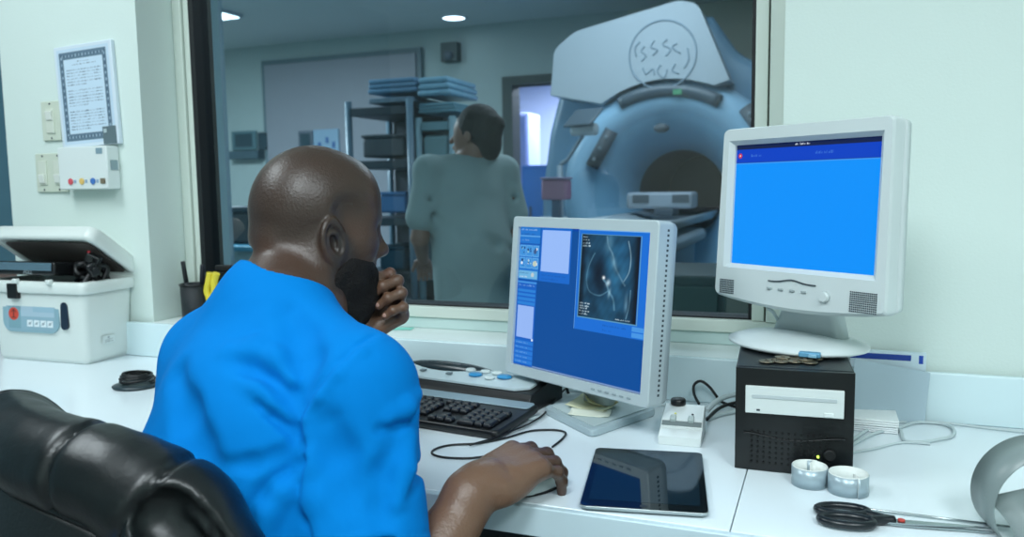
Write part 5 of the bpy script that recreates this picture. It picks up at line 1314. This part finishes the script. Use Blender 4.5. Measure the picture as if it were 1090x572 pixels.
# ------------------------------------------------------------------ white case on the left
def case():
    t = thing('equipment_case', 'white plastic equipment case with open lid at the left end of the desk', 'case', (-1.89, 1.53, .75)); wy = .03
    MB = T(-1.725, 1.447, .7505) @ rotz(wy)     # origin: near right corner at the desk; x to the left is negative
    CW_, CD = .315, .150; HB = .210
    M_case = mat('case_white', (220, 228, 224), rough=.35, var=.01)
    def ringp(w, d, r, z, cx=0, cy=0): return [MB @ Vector((x-CW_/2+cx, y+CD/2+cy, z)) for x, y in rrect(w, d, r)]
    b = B(); b.loft([ringp(CW_-.02, CD-.012, .012, 0), ringp(CW_-.008, CD-.004, .016, .012), ringp(CW_+.012, CD+.012, .020, HB-.03), ringp(CW_+.012, CD+.012, .020, HB-.028)]); b.obj('case_body', M_case, t)
    b = B(); b.loft([ringp(CW_+.030, CD+.026, .022, HB-.029), ringp(CW_+.034, CD+.03, .022, HB-.024), ringp(CW_+.034, CD+.03, .022, HB-.004), ringp(CW_+.026, CD+.022, .020, HB), ringp(CW_-.01, CD-.01, .012, HB), ringp(CW_-.012, CD-.012, .012, HB-.02)], cap=False); b.obj('rim', M_case, t)
    b = B(); b.loft([ringp(CW_-.012, CD-.012, .012, HB-.022), ringp(CW_-.012, CD-.012, .012, HB-.02)]); b.obj('inner_tray', M_blkm, t)
    # lid hinged at the rear, open and tilted back
    ML = MB @ T(-CW_/2, CD+.012, HB+.005) @ rotx(math.radians(-36)); LD = .168
    def lr(w, d, r, z): return [ML @ Vector((x, y-d/2, z)) for x, y in rrect(w, d, r)]
    b = B()
    def lring(w, d, r, z, off=0): return [ML @ Vector((x, y-LD/2+off, z)) for x, y in rrect(w, d, r)]
    b.loft([lring(CW_-.02, LD-.02, .015, .012), lring(CW_-.005, LD-.006, .02, .0), lring(CW_+.030, LD+.026, .022, -.002), lring(CW_+.034, LD+.03, .024, .006), lring(CW_+.030, LD+.026, .024, .034), lring(CW_-.01, LD-.014, .03, .046)][0:])
    lid = b.obj('lid', M_case, t)
    b = B(); b.loft([lring(CW_-.022, LD-.022, .015, .0005), lring(CW_-.022, LD-.022, .015, -.001)]); b.obj('lid_lining', mat('lining_brown', (92, 84, 80), rough=.7, var=.2, vscale=30), lid)
    # label plate with red disc and pictograms
    im = Img(180, 88, (140, 172, 186)); im.rect(.30, .10, .98, .55, (166, 190, 204)).rect(.55, .05, .98, .4, (150, 182, 198)).rect(.05, .05, .3, .95, (122, 160, 172))
    im.disc(.155, .48, .105, (206, 70, 52), 2.0); im.line([(.155, .33), (.155, .6)], .012, (60, 30, 30), .8); im.line([(.11, .42), (.155, .33), (.20, .42)], .012, (60, 30, 30), .7); im.line([(.12, .60), (.19, .60)], .016, (60, 30, 30), .8)
    for k in range(4):
        u = .43+.135*k; im.rect(u, .66, u+.115, .88, (222, 232, 236)); im.disc(u+.055, .77, .026, (120, 140, 150), 1.8, .7); im.line([(u+.02, .82), (u+.095, .70)], .008, (110, 130, 140), .6)
    MF = MB @ T(-CW_*.56, -.0045, .122) @ rotx(-.045)
    b = B(); b.loft([[MF @ Vector((x, y, z)) for x, z in rrect(.195, .090, .03, 8)] for y in (.004, -.0005)], smooth=False); lp = b.obj('label_plate', mat('label_plate', (136, 170, 182), rough=.4), t)
    im.mesh('label_print', MF @ T(0, -.0008, .0), .170, .078, M_prt, lp)
    b = B(); b.loft([[MF @ Vector((.118+x, y, .002+z)) for x, z in rrect(.022, .070, .0108, 6)] for y in (.003, -.004)]); b.obj('sight_window', mat('sight_dark', (30, 44, 62), rough=.25), t)
    b = B(); b.box(MF @ Vector((-.045, -.010, .062)), (.036, .012, .040), rotz(wy), bev=.003); b.obj('latch_strap', M_blk, t)
    for k in (.0, .115): b = B(); b.box(MB @ Vector((-.09-k, -.0165, HB+.001)), (.016, .014, .012), rotz(wy), bev=.003); b.obj('catch', M_case, t)
    im = Img(60, 30, (214, 224, 222)); im.line([(.2, .55), (.8, .45)], .03, (110, 120, 126), .8); im.words(.2, .6, .85, .25, (70, 80, 88), 3, .9, .05); im.disc(.5, .25, .09, (150, 160, 164), 1.5)
    MSd = MB @ T(.0035, CD*.45, .055) @ rotz(math.pi/2) @ rotx(-.04); im.mesh('side_badge', MSd, .040, .020, M_prt, t)
    # hinges on the right side
    b = B(); hp = [MB @ Vector((.012+x, y, z)) for x, y, z in ((0, CD+.012, HB+.03), (.006, CD+.022, HB-.02), (.004, CD+.020, HB-.06), (0, CD+.010, HB-.095))]; b.tube(hp, .0065, 8, 4, flat=1.3); b.obj('hinge_arm', M_case, t)
    for k in range(3): B().sphere(MB @ Vector((.018, CD+.006, HB-.015-.028*k)), .0035).obj('hinge_rivet', M_blk, t)
    # black device in the case
    dv = thing('black_device', 'black device with a grey glossy front resting in the open white case', 'device', tuple(MB @ Vector((-.22, .05, HB-.02))))
    MD = MB @ T(-.205, .048, HB+.028) @ rotx(-.10) @ rotz(-.03)
    b = B(); b.box((0, 0, 0), (.25, .105, .034), bev=.006, seg=3); b.obj('device_body', M_blk, dv, M=MD)
    b = B(); b.box((0, -.0535, .0045), (.235, .002, .020), bev=.0006); b.obj('front_strip', mat('device_strip', (86, 112, 126), rough=.15), dv, M=MD)
    text('word_text', 'POLL', .014, mat('dim_print', (150, 164, 170), rough=.5), dv, MD @ T(.035, -.0532, -.0105) @ rotx(math.pi/2))
    # cables heaped at the right
    r = random.Random(3); ch = thing('cable_heap', 'heap of thick black cables and plugs at the right end of the open white case', 'cables', tuple(MB @ Vector((-.05, .06, HB-.01))))
    b = B()
    for k in range(5):
        pts = [MB @ Vector((-.085+.02*k+r.uniform(-.02, .02), .03+r.uniform(0, .07), HB-.012+r.uniform(0, .008)))]
        for j in range(4): pts.append(MB @ Vector((-.075+.017*j+r.uniform(-.008, .008), .03+r.uniform(0, .07), HB+r.uniform(.012, .045))))
        pts.append(MB @ Vector((-.02, .02+.02*k, HB-.010)))
        b.tube(pts, .0075, 8, 5)
    b.obj('cable_bundle', M_cabb, ch)
    for (x, y, z, a) in ((-.012, .05, .055, .5), (-.035, .07, .040, -.4), (.004, .03, .030, 1.1)):
        b = B(); b.box((0, 0, 0), (.034, .026, .022), bev=.004, seg=2); b.cyl((0, -.012, 0), (0, -.030, 0), .007, n=12); b.obj('plug', M_blk, ch, M=MB @ T(x, y, HB+z) @ rotz(a) @ roty(a))
    B().box((0, 0, 0), (.006, .004, .008)).obj('red_mark', mat('red_mark', (180, 50, 60)), ch, M=MB @ T(-.02, .045, HB+.072))
case()
# ------------------------------------------------------------------ things on the left wall
YL = YW
# framed notice
fn = thing('framed_notice', 'white framed notice with tiny print on the wall left of the window', 'notice', (-1.83, YL, 1.31))
MN = T(-1.831, YL-.010, 1.441) @ roty(math.radians(-3.0)).inverted()
MN = T(-1.831, YL-.010, 1.441) @ roty(math.radians(2.2)*-1)
b = B(); b.box((0, .004, 0), (.206, .012, .268), bev=.002); b.obj('frame', mat('frame_white', (214, 226, 236), rough=.3), fn, M=MN)
im = Img(150, 200, (196, 216, 232)); im.frame(.05, .035, .95, .965, (96, 120, 138), .075); r = random.Random(8)
for k in range(26):
    for (u, v) in ((.08+.84*k/26, .075), (.08+.84*k/26, .925), (.09, .06+.87*k/26), (.91, .06+.87*k/26)): im.disc(u, v, .012+.006*r.random(), (170, 190, 206) if k % 2 else (60, 84, 104), .8, .7)
im.rect(.13, .11, .87, .89, (200, 220, 236)); im.words(.38, .135, .62, .012, (50, 70, 90), 1, .9, .014); im.words(.28, .165, .74, .012, (50, 70, 90), 2, .9, .014)
for k in range(21):
    if k in (6, 13): continue
    im.words(.17, .215+.031*k, .83-(.3 if k in (5, 12, 20) else 0), .014, (64, 86, 108), 10+k, .85, .013)
im.mesh('print', MN @ T(0, -.0024, 0), .186, .250, M_prt, fn)
b = B(); b.box((.072, -.0034, -.110), (.044, .003, .046)); tgp = b.obj('corner_tag', mat('tag_grey', (98, 116, 122), rough=.5), fn, M=MN)
B().box((.060, -.0056, -.098), (.010, .001, .010)).obj('tag_mark', mat('tag_mark', (180, 196, 200)), tgp, M=MN)
def plate(x0, z0, w, h, n, label):
    t = thing('light_switch', label, 'light switch', (x0+w/2, YL, z0)); b = B(); b.box((x0+w/2, YL-.0035, z0+h/2), (w, .007, h), bev=.002); b.obj('plate', mat('plate_ivory%d' % n, (204, 212, 196), rough=.4), t)
    for k in range(n):
        cx = x0+w*(k+.5)/n; b = B(); b.box((cx, YL-.0085, z0+h/2), (.030, .004, .066), bev=.0012); rk = b.obj('rocker', mat('rocker%d%d' % (n, k), (212, 218, 204), rough=.35), t, M=None)
        B().box((cx, YL-.0125, z0+h/2+(.014 if n == 1 else -.016)), (.022, .006, .024), rotx(.15), bev=.0015).obj('toggle', mat('toggle%d%d' % (n, k), (224, 228, 220), rough=.35), rk)
        for dz in (-1, 1): B().cyl((cx, YL-.0071, z0+h/2+dz*.046), (cx, YL-.0085, z0+h/2+dz*.046), .0025, n=10).obj('screw', M_vent, t)
plate(-2.008, 1.327, .070, .106, 1, 'single ivory light switch left of the framed notice'); plate(-2.044, 1.187, .116, .106, 2, 'double ivory light switch left of the white call box')
cbx = thing('call_box', 'white wall control box with coloured round buttons under the framed notice', 'control box', (-1.83, YL, 1.19))
b = B(); b.box((-1.828, YL-.021, 1.249), (.176, .040, .112), bev=.003); b.obj('housing', M_wplast, cbx)
for k, rgb in enumerate(((214, 90, 100), (226, 190, 110), (70, 120, 190))):
    x = -1.872+k*.040; B().cyl((x, YL-.0415, 1.214), (x, YL-.0440, 1.214), .0085, n=20, bev=.0006).obj('push_button', mat('call_btn%d' % k, rgb, rough=.4), cbx)
    B().box((x+.015, YL-.0415, 1.214), (.008, .001, .009)).obj('button_label', mat('call_lab%d' % k, (150, 176, 200), rough=.5), cbx)
B().box((-1.757, YL-.0425, 1.214), (.016, .003, .014), bev=.001).obj('key_switch', mat('key_sw', (120, 110, 90), rough=.4), cbx); B().box((-1.765, YL-.0415, 1.292), (.022, .001, .015)).obj('badge', mat('badge_grey', (130, 156, 168), rough=.5), cbx)
b = B(); b.box((-1.7385, YL-.020, 1.255), (.0016, .022, .026)); b.obj('side_badge', mat('side_badge', (140, 160, 166), rough=.5), cbx)
tp_ = B().box((-1.895, YL-.0015, 1.311), (.036, .003, .009), roty(.1), bev=.001).obj('blue_tape', mat('tape_blue', (90, 170, 210), rough=.5)); tag(tp_, 'short strip of blue tape on the wall between notice and call box', 'tape')
# ------------------------------------------------------------------ pen cup on the sill
cx, cy = -1.578, 1.672
cu = thing('pen_cup', 'black mesh pen cup on the sill behind the man\'s shoulder', 'cup', (cx, cy, .841))
ZCU = .935
b = B(); b.lathe([(0, .8412), (.034, .8412), (.036, .845), (.038, ZCU), (.0355, ZCU), (.0335, .846), (0, .846)], 32, T(cx, cy, 0), cap=False); b.obj('cup_wall', mat('cup_black', (22, 30, 36), rough=.4, bump=.002, bscale=400), cu)
b = B(); b.tube([Vector((cx+.0385*math.cos(a), cy+.0385*math.sin(a), ZCU)) for a in np.linspace(0, 2*math.pi, 33)[:-1]], .0022, 8, closed=True); b.obj('rim', M_blk, cu)
def pen(dx, dy, tx, ty, L, rgb, label, r_=.0045):
    a_ = Vector((cx+dx, cy+dy, .8475)); b_ = a_+Vector((tx, ty, L)); t = thing('pen', label, 'pen', tuple(a_)); d = (b_-a_)
    B().cyl(a_+d*.0, a_+d*.62, r_*.95, n=12).obj('barrel', mat('barrel'+label[:9], rgb, rough=.35), t); B().cyl(a_+d*.6205, b_, r_*1.15, r_, n=12, bev=.001).obj('cap', mat('cap'+label[:9], tuple(int(v*.7) for v in rgb), rough=.35), t)
pen(-.012, -.004, -.012, -.01, .150, (24, 30, 38), 'tall black pen leaning left in the pen cup', .0055)
pen(.012, .006, .008, .004, .140, (30, 34, 50), 'black marker standing upright at the right of the pen cup', .006)
pen(.0, .016, .016, .0, .118, (150, 170, 160), 'pale pen in the middle of the pen cup')
ys_ = thing('yellow_snips', 'yellow-handled snips beside the black pens in the sill cup', 'snips', (cx+.055, cy, .8415))
hx = cx+.062
for s in (-1, 1):
    B().tube([Vector((hx+s*.002, cy-.01, .862)), Vector((hx+s*.005, cy-.01, .895)), Vector((hx+s*.012, cy-.01, .920)), Vector((hx+s*.009+.004, cy-.01, .945)), Vector((hx+s*.010+.012, cy-.01, .968))], .0095, 10, 5).obj('grip', mat('grip_yellow%d' % s, (226, 208, 60), rough=.4), ys_)
B().box((hx, cy-.01, .852), (.012, .008, .020), bev=.002).obj('jaw', M_steel, ys_)
b_ = thing('black_marker_case', 'small black case standing behind the yellow snips on the sill', 'case', (hx+.01, cy+.035, .8412))
B().box((hx+.012, cy+.036, .905), (.05, .022, .126), bev=.004).obj('case_body', M_blk, b_); B().box((hx+.012, cy+.036, .977), (.052, .024, .016), bev=.003).obj('case_cap', M_blkm, b_)
# turquoise paper strip on the sill right of the man
q = PZ(418, 350, .842); o = B().box((q.x, q.y, .8422), (.10, .03, .0012), rotz(.25)).obj('paper_strip', mat('mint_paper', (140, 222, 206), rough=.6)); tag(o, 'mint green paper strip on the sill beside the man\'s raised hand', 'paper')
# ------------------------------------------------------------------ leather office chair
def chair(I):
    pr_ = P(146, 490, .80); an = math.radians(38)
    F = (math.cos(an)*VF+math.sin(an)*VR).normalized(); Rr = Vector((F.y, -F.x, 0)); Z = Vector((0, 0, 1))
    HW = .295; zt = pr_.z+.004
    C0 = Vector((pr_.x, pr_.y, 0))-Rr*(HW-.055)
    root = thing('office_chair', 'black leather high-backed office chair the man is sitting on', 'chair', (C0.x+F.x*.3, C0.y+F.y*.3, 0))
    lth = mat('black_leather', (10, 15, 17), rough=.36, spec=.55, bump=.0003, bscale=160, var=.1, vscale=14)
    lth2 = mat('leather_back', (15, 19, 20), rough=.42, spec=.5, bump=.0004, bscale=200)
    Q = np.array([list(Rr), list(F), [0, 0, 1]])
    def w(x, y, z): return A(C0)+x*Q[0]+y*Q[1]+np.array([0, 0, z])
    r0 = .047
    def yc(x): return .10*(x/HW)**2      # the back curves round the sitter
    # path of the bolster: up the left side, over the top, down the right side
    path = []
    for x, z in ((-HW+.01, .50), (-HW+.0, .62), (-HW+.01, zt-.18), (-HW+.035, zt-.07), (-HW+.10, zt-.015), (-.08, zt+.0), (.04, zt+.0), (HW-.14, zt-.010), (HW-.070, zt-.055), (HW-.020, zt-.135), (HW+.008, zt-.25), (HW+.01, .50)):
        path.append(Vector(w(x, yc(x), z-.045)))
    pp = catmull(path, 4); ops = []
    for a, b in zip(pp[:-1], pp[1:]): ops.append(('add', cap(a, b, r0), .02))
    fill = [('add', rbox(w(0, .055, (zt+.48)/2-.03), (HW-.03, .050, (zt-.50)/2), .045, Q), .04)]
    seams = []
    def seam(xt, side=0):
        k = min(range(2, len(pp)-2), key=lambda i: abs((pp[i]-C0).dot(Rr)-xt)+(0 if pp[i].z > zt-.2 else 1)); tg = (pp[k+1]-pp[k-1]).normalized()
        c_ = A(pp[k]); t_ = A(tg)
        def fn(p):
            q = p-c_; a = q @ t_; rr = np.linalg.norm(q, axis=1)
            return (.0065*np.exp(-(a/.0045)**2)-.0010*np.exp(-((np.abs(a)-.018)/.012)**2))*np.clip((.12-rr)/.03, 0, 1)
        return ('disp', fn, 0)
    ops += fill+[seam(.10), seam(-.14), seam(HW-.10), seam(-HW+.07)]
    # recessed rear side of the right wing, with a thin rolled rim and crumpled leather inside
    rec = [p for p in pp if (p-C0).dot(Rr) > HW-.082 and p.z > zt-.42]
    dv_ = (-F*.62+Rr*.42+Z*.42).normalized()
    for a, b in zip(rec[:-1], rec[1:]):
        ops.append(('sub', cap(a+dv_*.064, b+dv_*.064, .036), .005))
    rr_ = random.Random(11); last = None
    for k, p in enumerate(rec):
        sd_ = (rec[min(k+1, len(rec)-1)]-rec[max(k-1, 0)]).normalized().cross(dv_).normalized()
        q = p+dv_*(.030+.004*rr_.random())+sd_*((.016+.012*rr_.random())*(1 if sd_.dot(Rr) > 0 else -1))
        if last is not None: ops.append(('add', cap(last, q, .0055, .0035+.003*rr_.random()), .006))
        last = q
    ops.append(('disp', lambda p: .0011*vnoise(p, 34, 8)+.0004*vnoise(p, 110, 6), 0))
    lo = V3min([Vector(w(-HW, 0, .4)), Vector(w(HW, .2, .4)), Vector(w(HW, -.1, .4))], -.16); hi = np.array([max(w(s*HW, y, 0)[i] for s in (-1, 1) for y in (-.1, .25)) for i in range(2)]+[zt+.12]); hi[:2] += .14
    mesh_sdf('back_cushion', ops, lo, hi, .005, lth, root)
    # rear shell panel with piping
    def sh(x, z): return Vector(w(x, yc(x)*.9-.036, z))
    prof = [(-HW+.035, .50), (-HW+.03, zt-.20), (-HW+.075, zt-.11), (-.08, zt-.075), (.03, zt-.075), (HW-.125, zt-.095), (HW-.065, zt-.15), (HW-.025, zt-.26), (HW-.02, .50)]
    sx = catmull([Vector((x, 0, z)) for x, z in prof], 5)
    cz = .62; 
    b = B(); rings = []
    for k, off in ((1.0, 0.0), (.97, -.008), (.6, -.012), (.25, -.012)):
        rings.append([sh(v.x*k, cz+(v.z-cz)*k)+F*off for v in sx])
    bot = [r_+[] for r_ in rings]
    b.loft(rings, closed=True, cap=True); b.obj('rear_shell', lth2, root)
    b = B(); b.tube([sh(v.x, v.z)+F*-.002 for v in sx], .0045, 8); b.obj('piping', lth, root)
    # puckered side panel of the front cushion, right side
    so = [('add', rbox(w(HW-.085, .075, zt-.30), (.085, .055, .24), .045, Q), 0)]
    r = random.Random(5)
    for k in range(8):
        z = zt-.50+.055*k; so.append(('sub', cap(w(HW-.0, .02+.03*r.random(), z), w(HW-.03, .14, z+r.uniform(-.03, .03)), .008), .016))
    so.append(('disp', lambda p: .0022*vnoise(p, 60, 2), 0))
    # seat, arms, base
    sc_ = C0+F*.34; 
    mesh_sdf('seat_cushion', [('add', rbox(A(sc_)+[0, 0, .385], (.255, .245, .055), .05, Q), 0), ('disp', lambda p: .002*vnoise(p, 30, 3), 0)], A(sc_)+[-.4, -.4, .28], A(sc_)+[.4, .4, .5], .009, lth, root)
    M = frame(sc_, Rr, F, (0, 0, 1))
    B().box((0, 0, 0), (.30, .28, .04), bev=.01).obj('seat_plate', M_blkm, root, M=M @ T(0, 0, .305)); B().cyl((0, 0, .10), (0, 0, .29), .026, n=20).obj('gas_column', mat('chrome_col', (120, 124, 126), rough=.25, metal=.9), root, M=M)
    b = B(); b.lathe([(0, .11), (.05, .11), (.055, .07), (0, .065)], 24, cap=False); hb = b.obj('hub', M_blkm, root, M=M)
    for k in range(5):
        a = 2*math.pi*k/5+.3; e = Vector((math.cos(a), math.sin(a), 0)); b = B(); b.tube([e*.04+Z*.09, e*.18+Z*.085, e*.30+Z*.068], .02, 10, rs=[.024, .014], flat=.8); b.obj('base_arm', M_blkm, root, M=M)
        b = B(); 
        for s in (-1, 1):
            tn = Vector((-e.y, e.x, 0)); b.cyl(e*.30+tn*s*.006+Z*.027, e*.30+tn*s*.024+Z*.027, .026, n=20, bev=.004)
        b.cyl(e*.30+Z*.03, e*.30+Z*.065, .008, n=10); b.obj('caster', M_blkm, root, M=M)
    for s in (-1, 1):
        b = B(); b.box((s*.215, -.10, .32), (.10, .05, .02), bev=.006); b.tube([Vector((s*.25, -.10, .32)), Vector((s*.292, -.09, .36)), Vector((s*.298, -.08, .50)), Vector((s*.298, -.07, .585))], .016, 10, 4); b.obj('arm_bracket', M_blkm, root, M=M)
        b = B(); b.box((s*.298, -.03, .605), (.06, .23, .035), bev=.015, seg=3); b.obj('armrest', lth, root, M=M)
make_camera()
root = bpy.data.objects.new('person', None); COL.objects.link(root); tag(root, 'bald bearded man in blue scrubs seated at the desk, one hand on a mouse', 'person')
root.location = (-.85, .62, 0)
INFO = build_man(root)
make_mouse(INFO)
chair(INFO)
# ------------------------------------------------------------------ light
def area(name, loc, sx, sy, e, col, rot=(0, 0, 0), spread=180):
    l = bpy.data.lights.new(name, 'AREA'); l.shape = 'RECTANGLE'; l.size = sx; l.size_y = sy; l.energy = e; l.color = col; l.spread = math.radians(spread)
    o = bpy.data.objects.new(name, l); o.location = loc; o.rotation_euler = rot; COL.objects.link(o); return o
COOL = (.885, .965, 1.0)
M_dif = emis('troffer_diffuser', (214, 240, 248), 3.0)
def troffer(x, y, label, e=30):
    t = thing('ceiling_panel_light', label, 'ceiling light', (x, y, 2.6)); slab('housing', (x-.31, y-.61, 2.575), (x+.31, y+.61, 2.5995), M_trimw, t); slab('diffuser', (x-.29, y-.59, 2.570), (x+.29, y+.59, 2.5745), M_dif, t)
    area('troffer_lamp', (x, y, 2.56), .56, 1.16, e, COOL)
troffer(-1.95, .35, 'lit ceiling panel above the left end of the desk', 21)
troffer(.9, -.5, 'lit ceiling panel behind the camera on the right', 30)
troffer(-.3, -.6, 'lit ceiling panel behind the camera', 33)
def panel(x, y, sx, sy, z, e, col, label):  # unseen lamps added to light the scanner room, each with a housing
    t = thing('ceiling_panel_light', label, 'ceiling light', (x, y, z)); slab('housing', (x-sx/2-.03, y-sy/2-.03, z-.028), (x+sx/2+.03, y+sy/2+.03, z-.0005), M_gan, t)
    area('added_panel_lamp', (x, y, z-.032), sx, sy, e, col)
panel(-1.0, 4.0, 1.2, 1.2, ZC, 25, (.82, .92, 1.0), 'added ceiling panel lighting the scanner from out of view')
panel(-4.75, 4.15, 1.2, 1.2, ZC, 165, (.80, .93, 1.0), 'added ceiling panel near the grey door, brightening the far wall from out of view')  # brightens the wall in place of the control room's reflection in the glass
panel(-2.6, 9.2, 1.6, 1.2, ZC, 260, (.86, .88, 1.0), 'added ceiling panel lighting the room beyond the doorway from out of view')
w = bpy.data.worlds.new('world'); SC.world = w; w.use_nodes = True
w.node_tree.nodes['Background'].inputs[0].default_value = (.55, .78, .85, 1); w.node_tree.nodes['Background'].inputs[1].default_value = .05
SC.view_settings.view_transform = 'Standard'; SC.view_settings.look = 'None'; SC.view_settings.gamma = 1; SC.view_settings.exposure = .12
SC.view_settings.use_curve_mapping = False
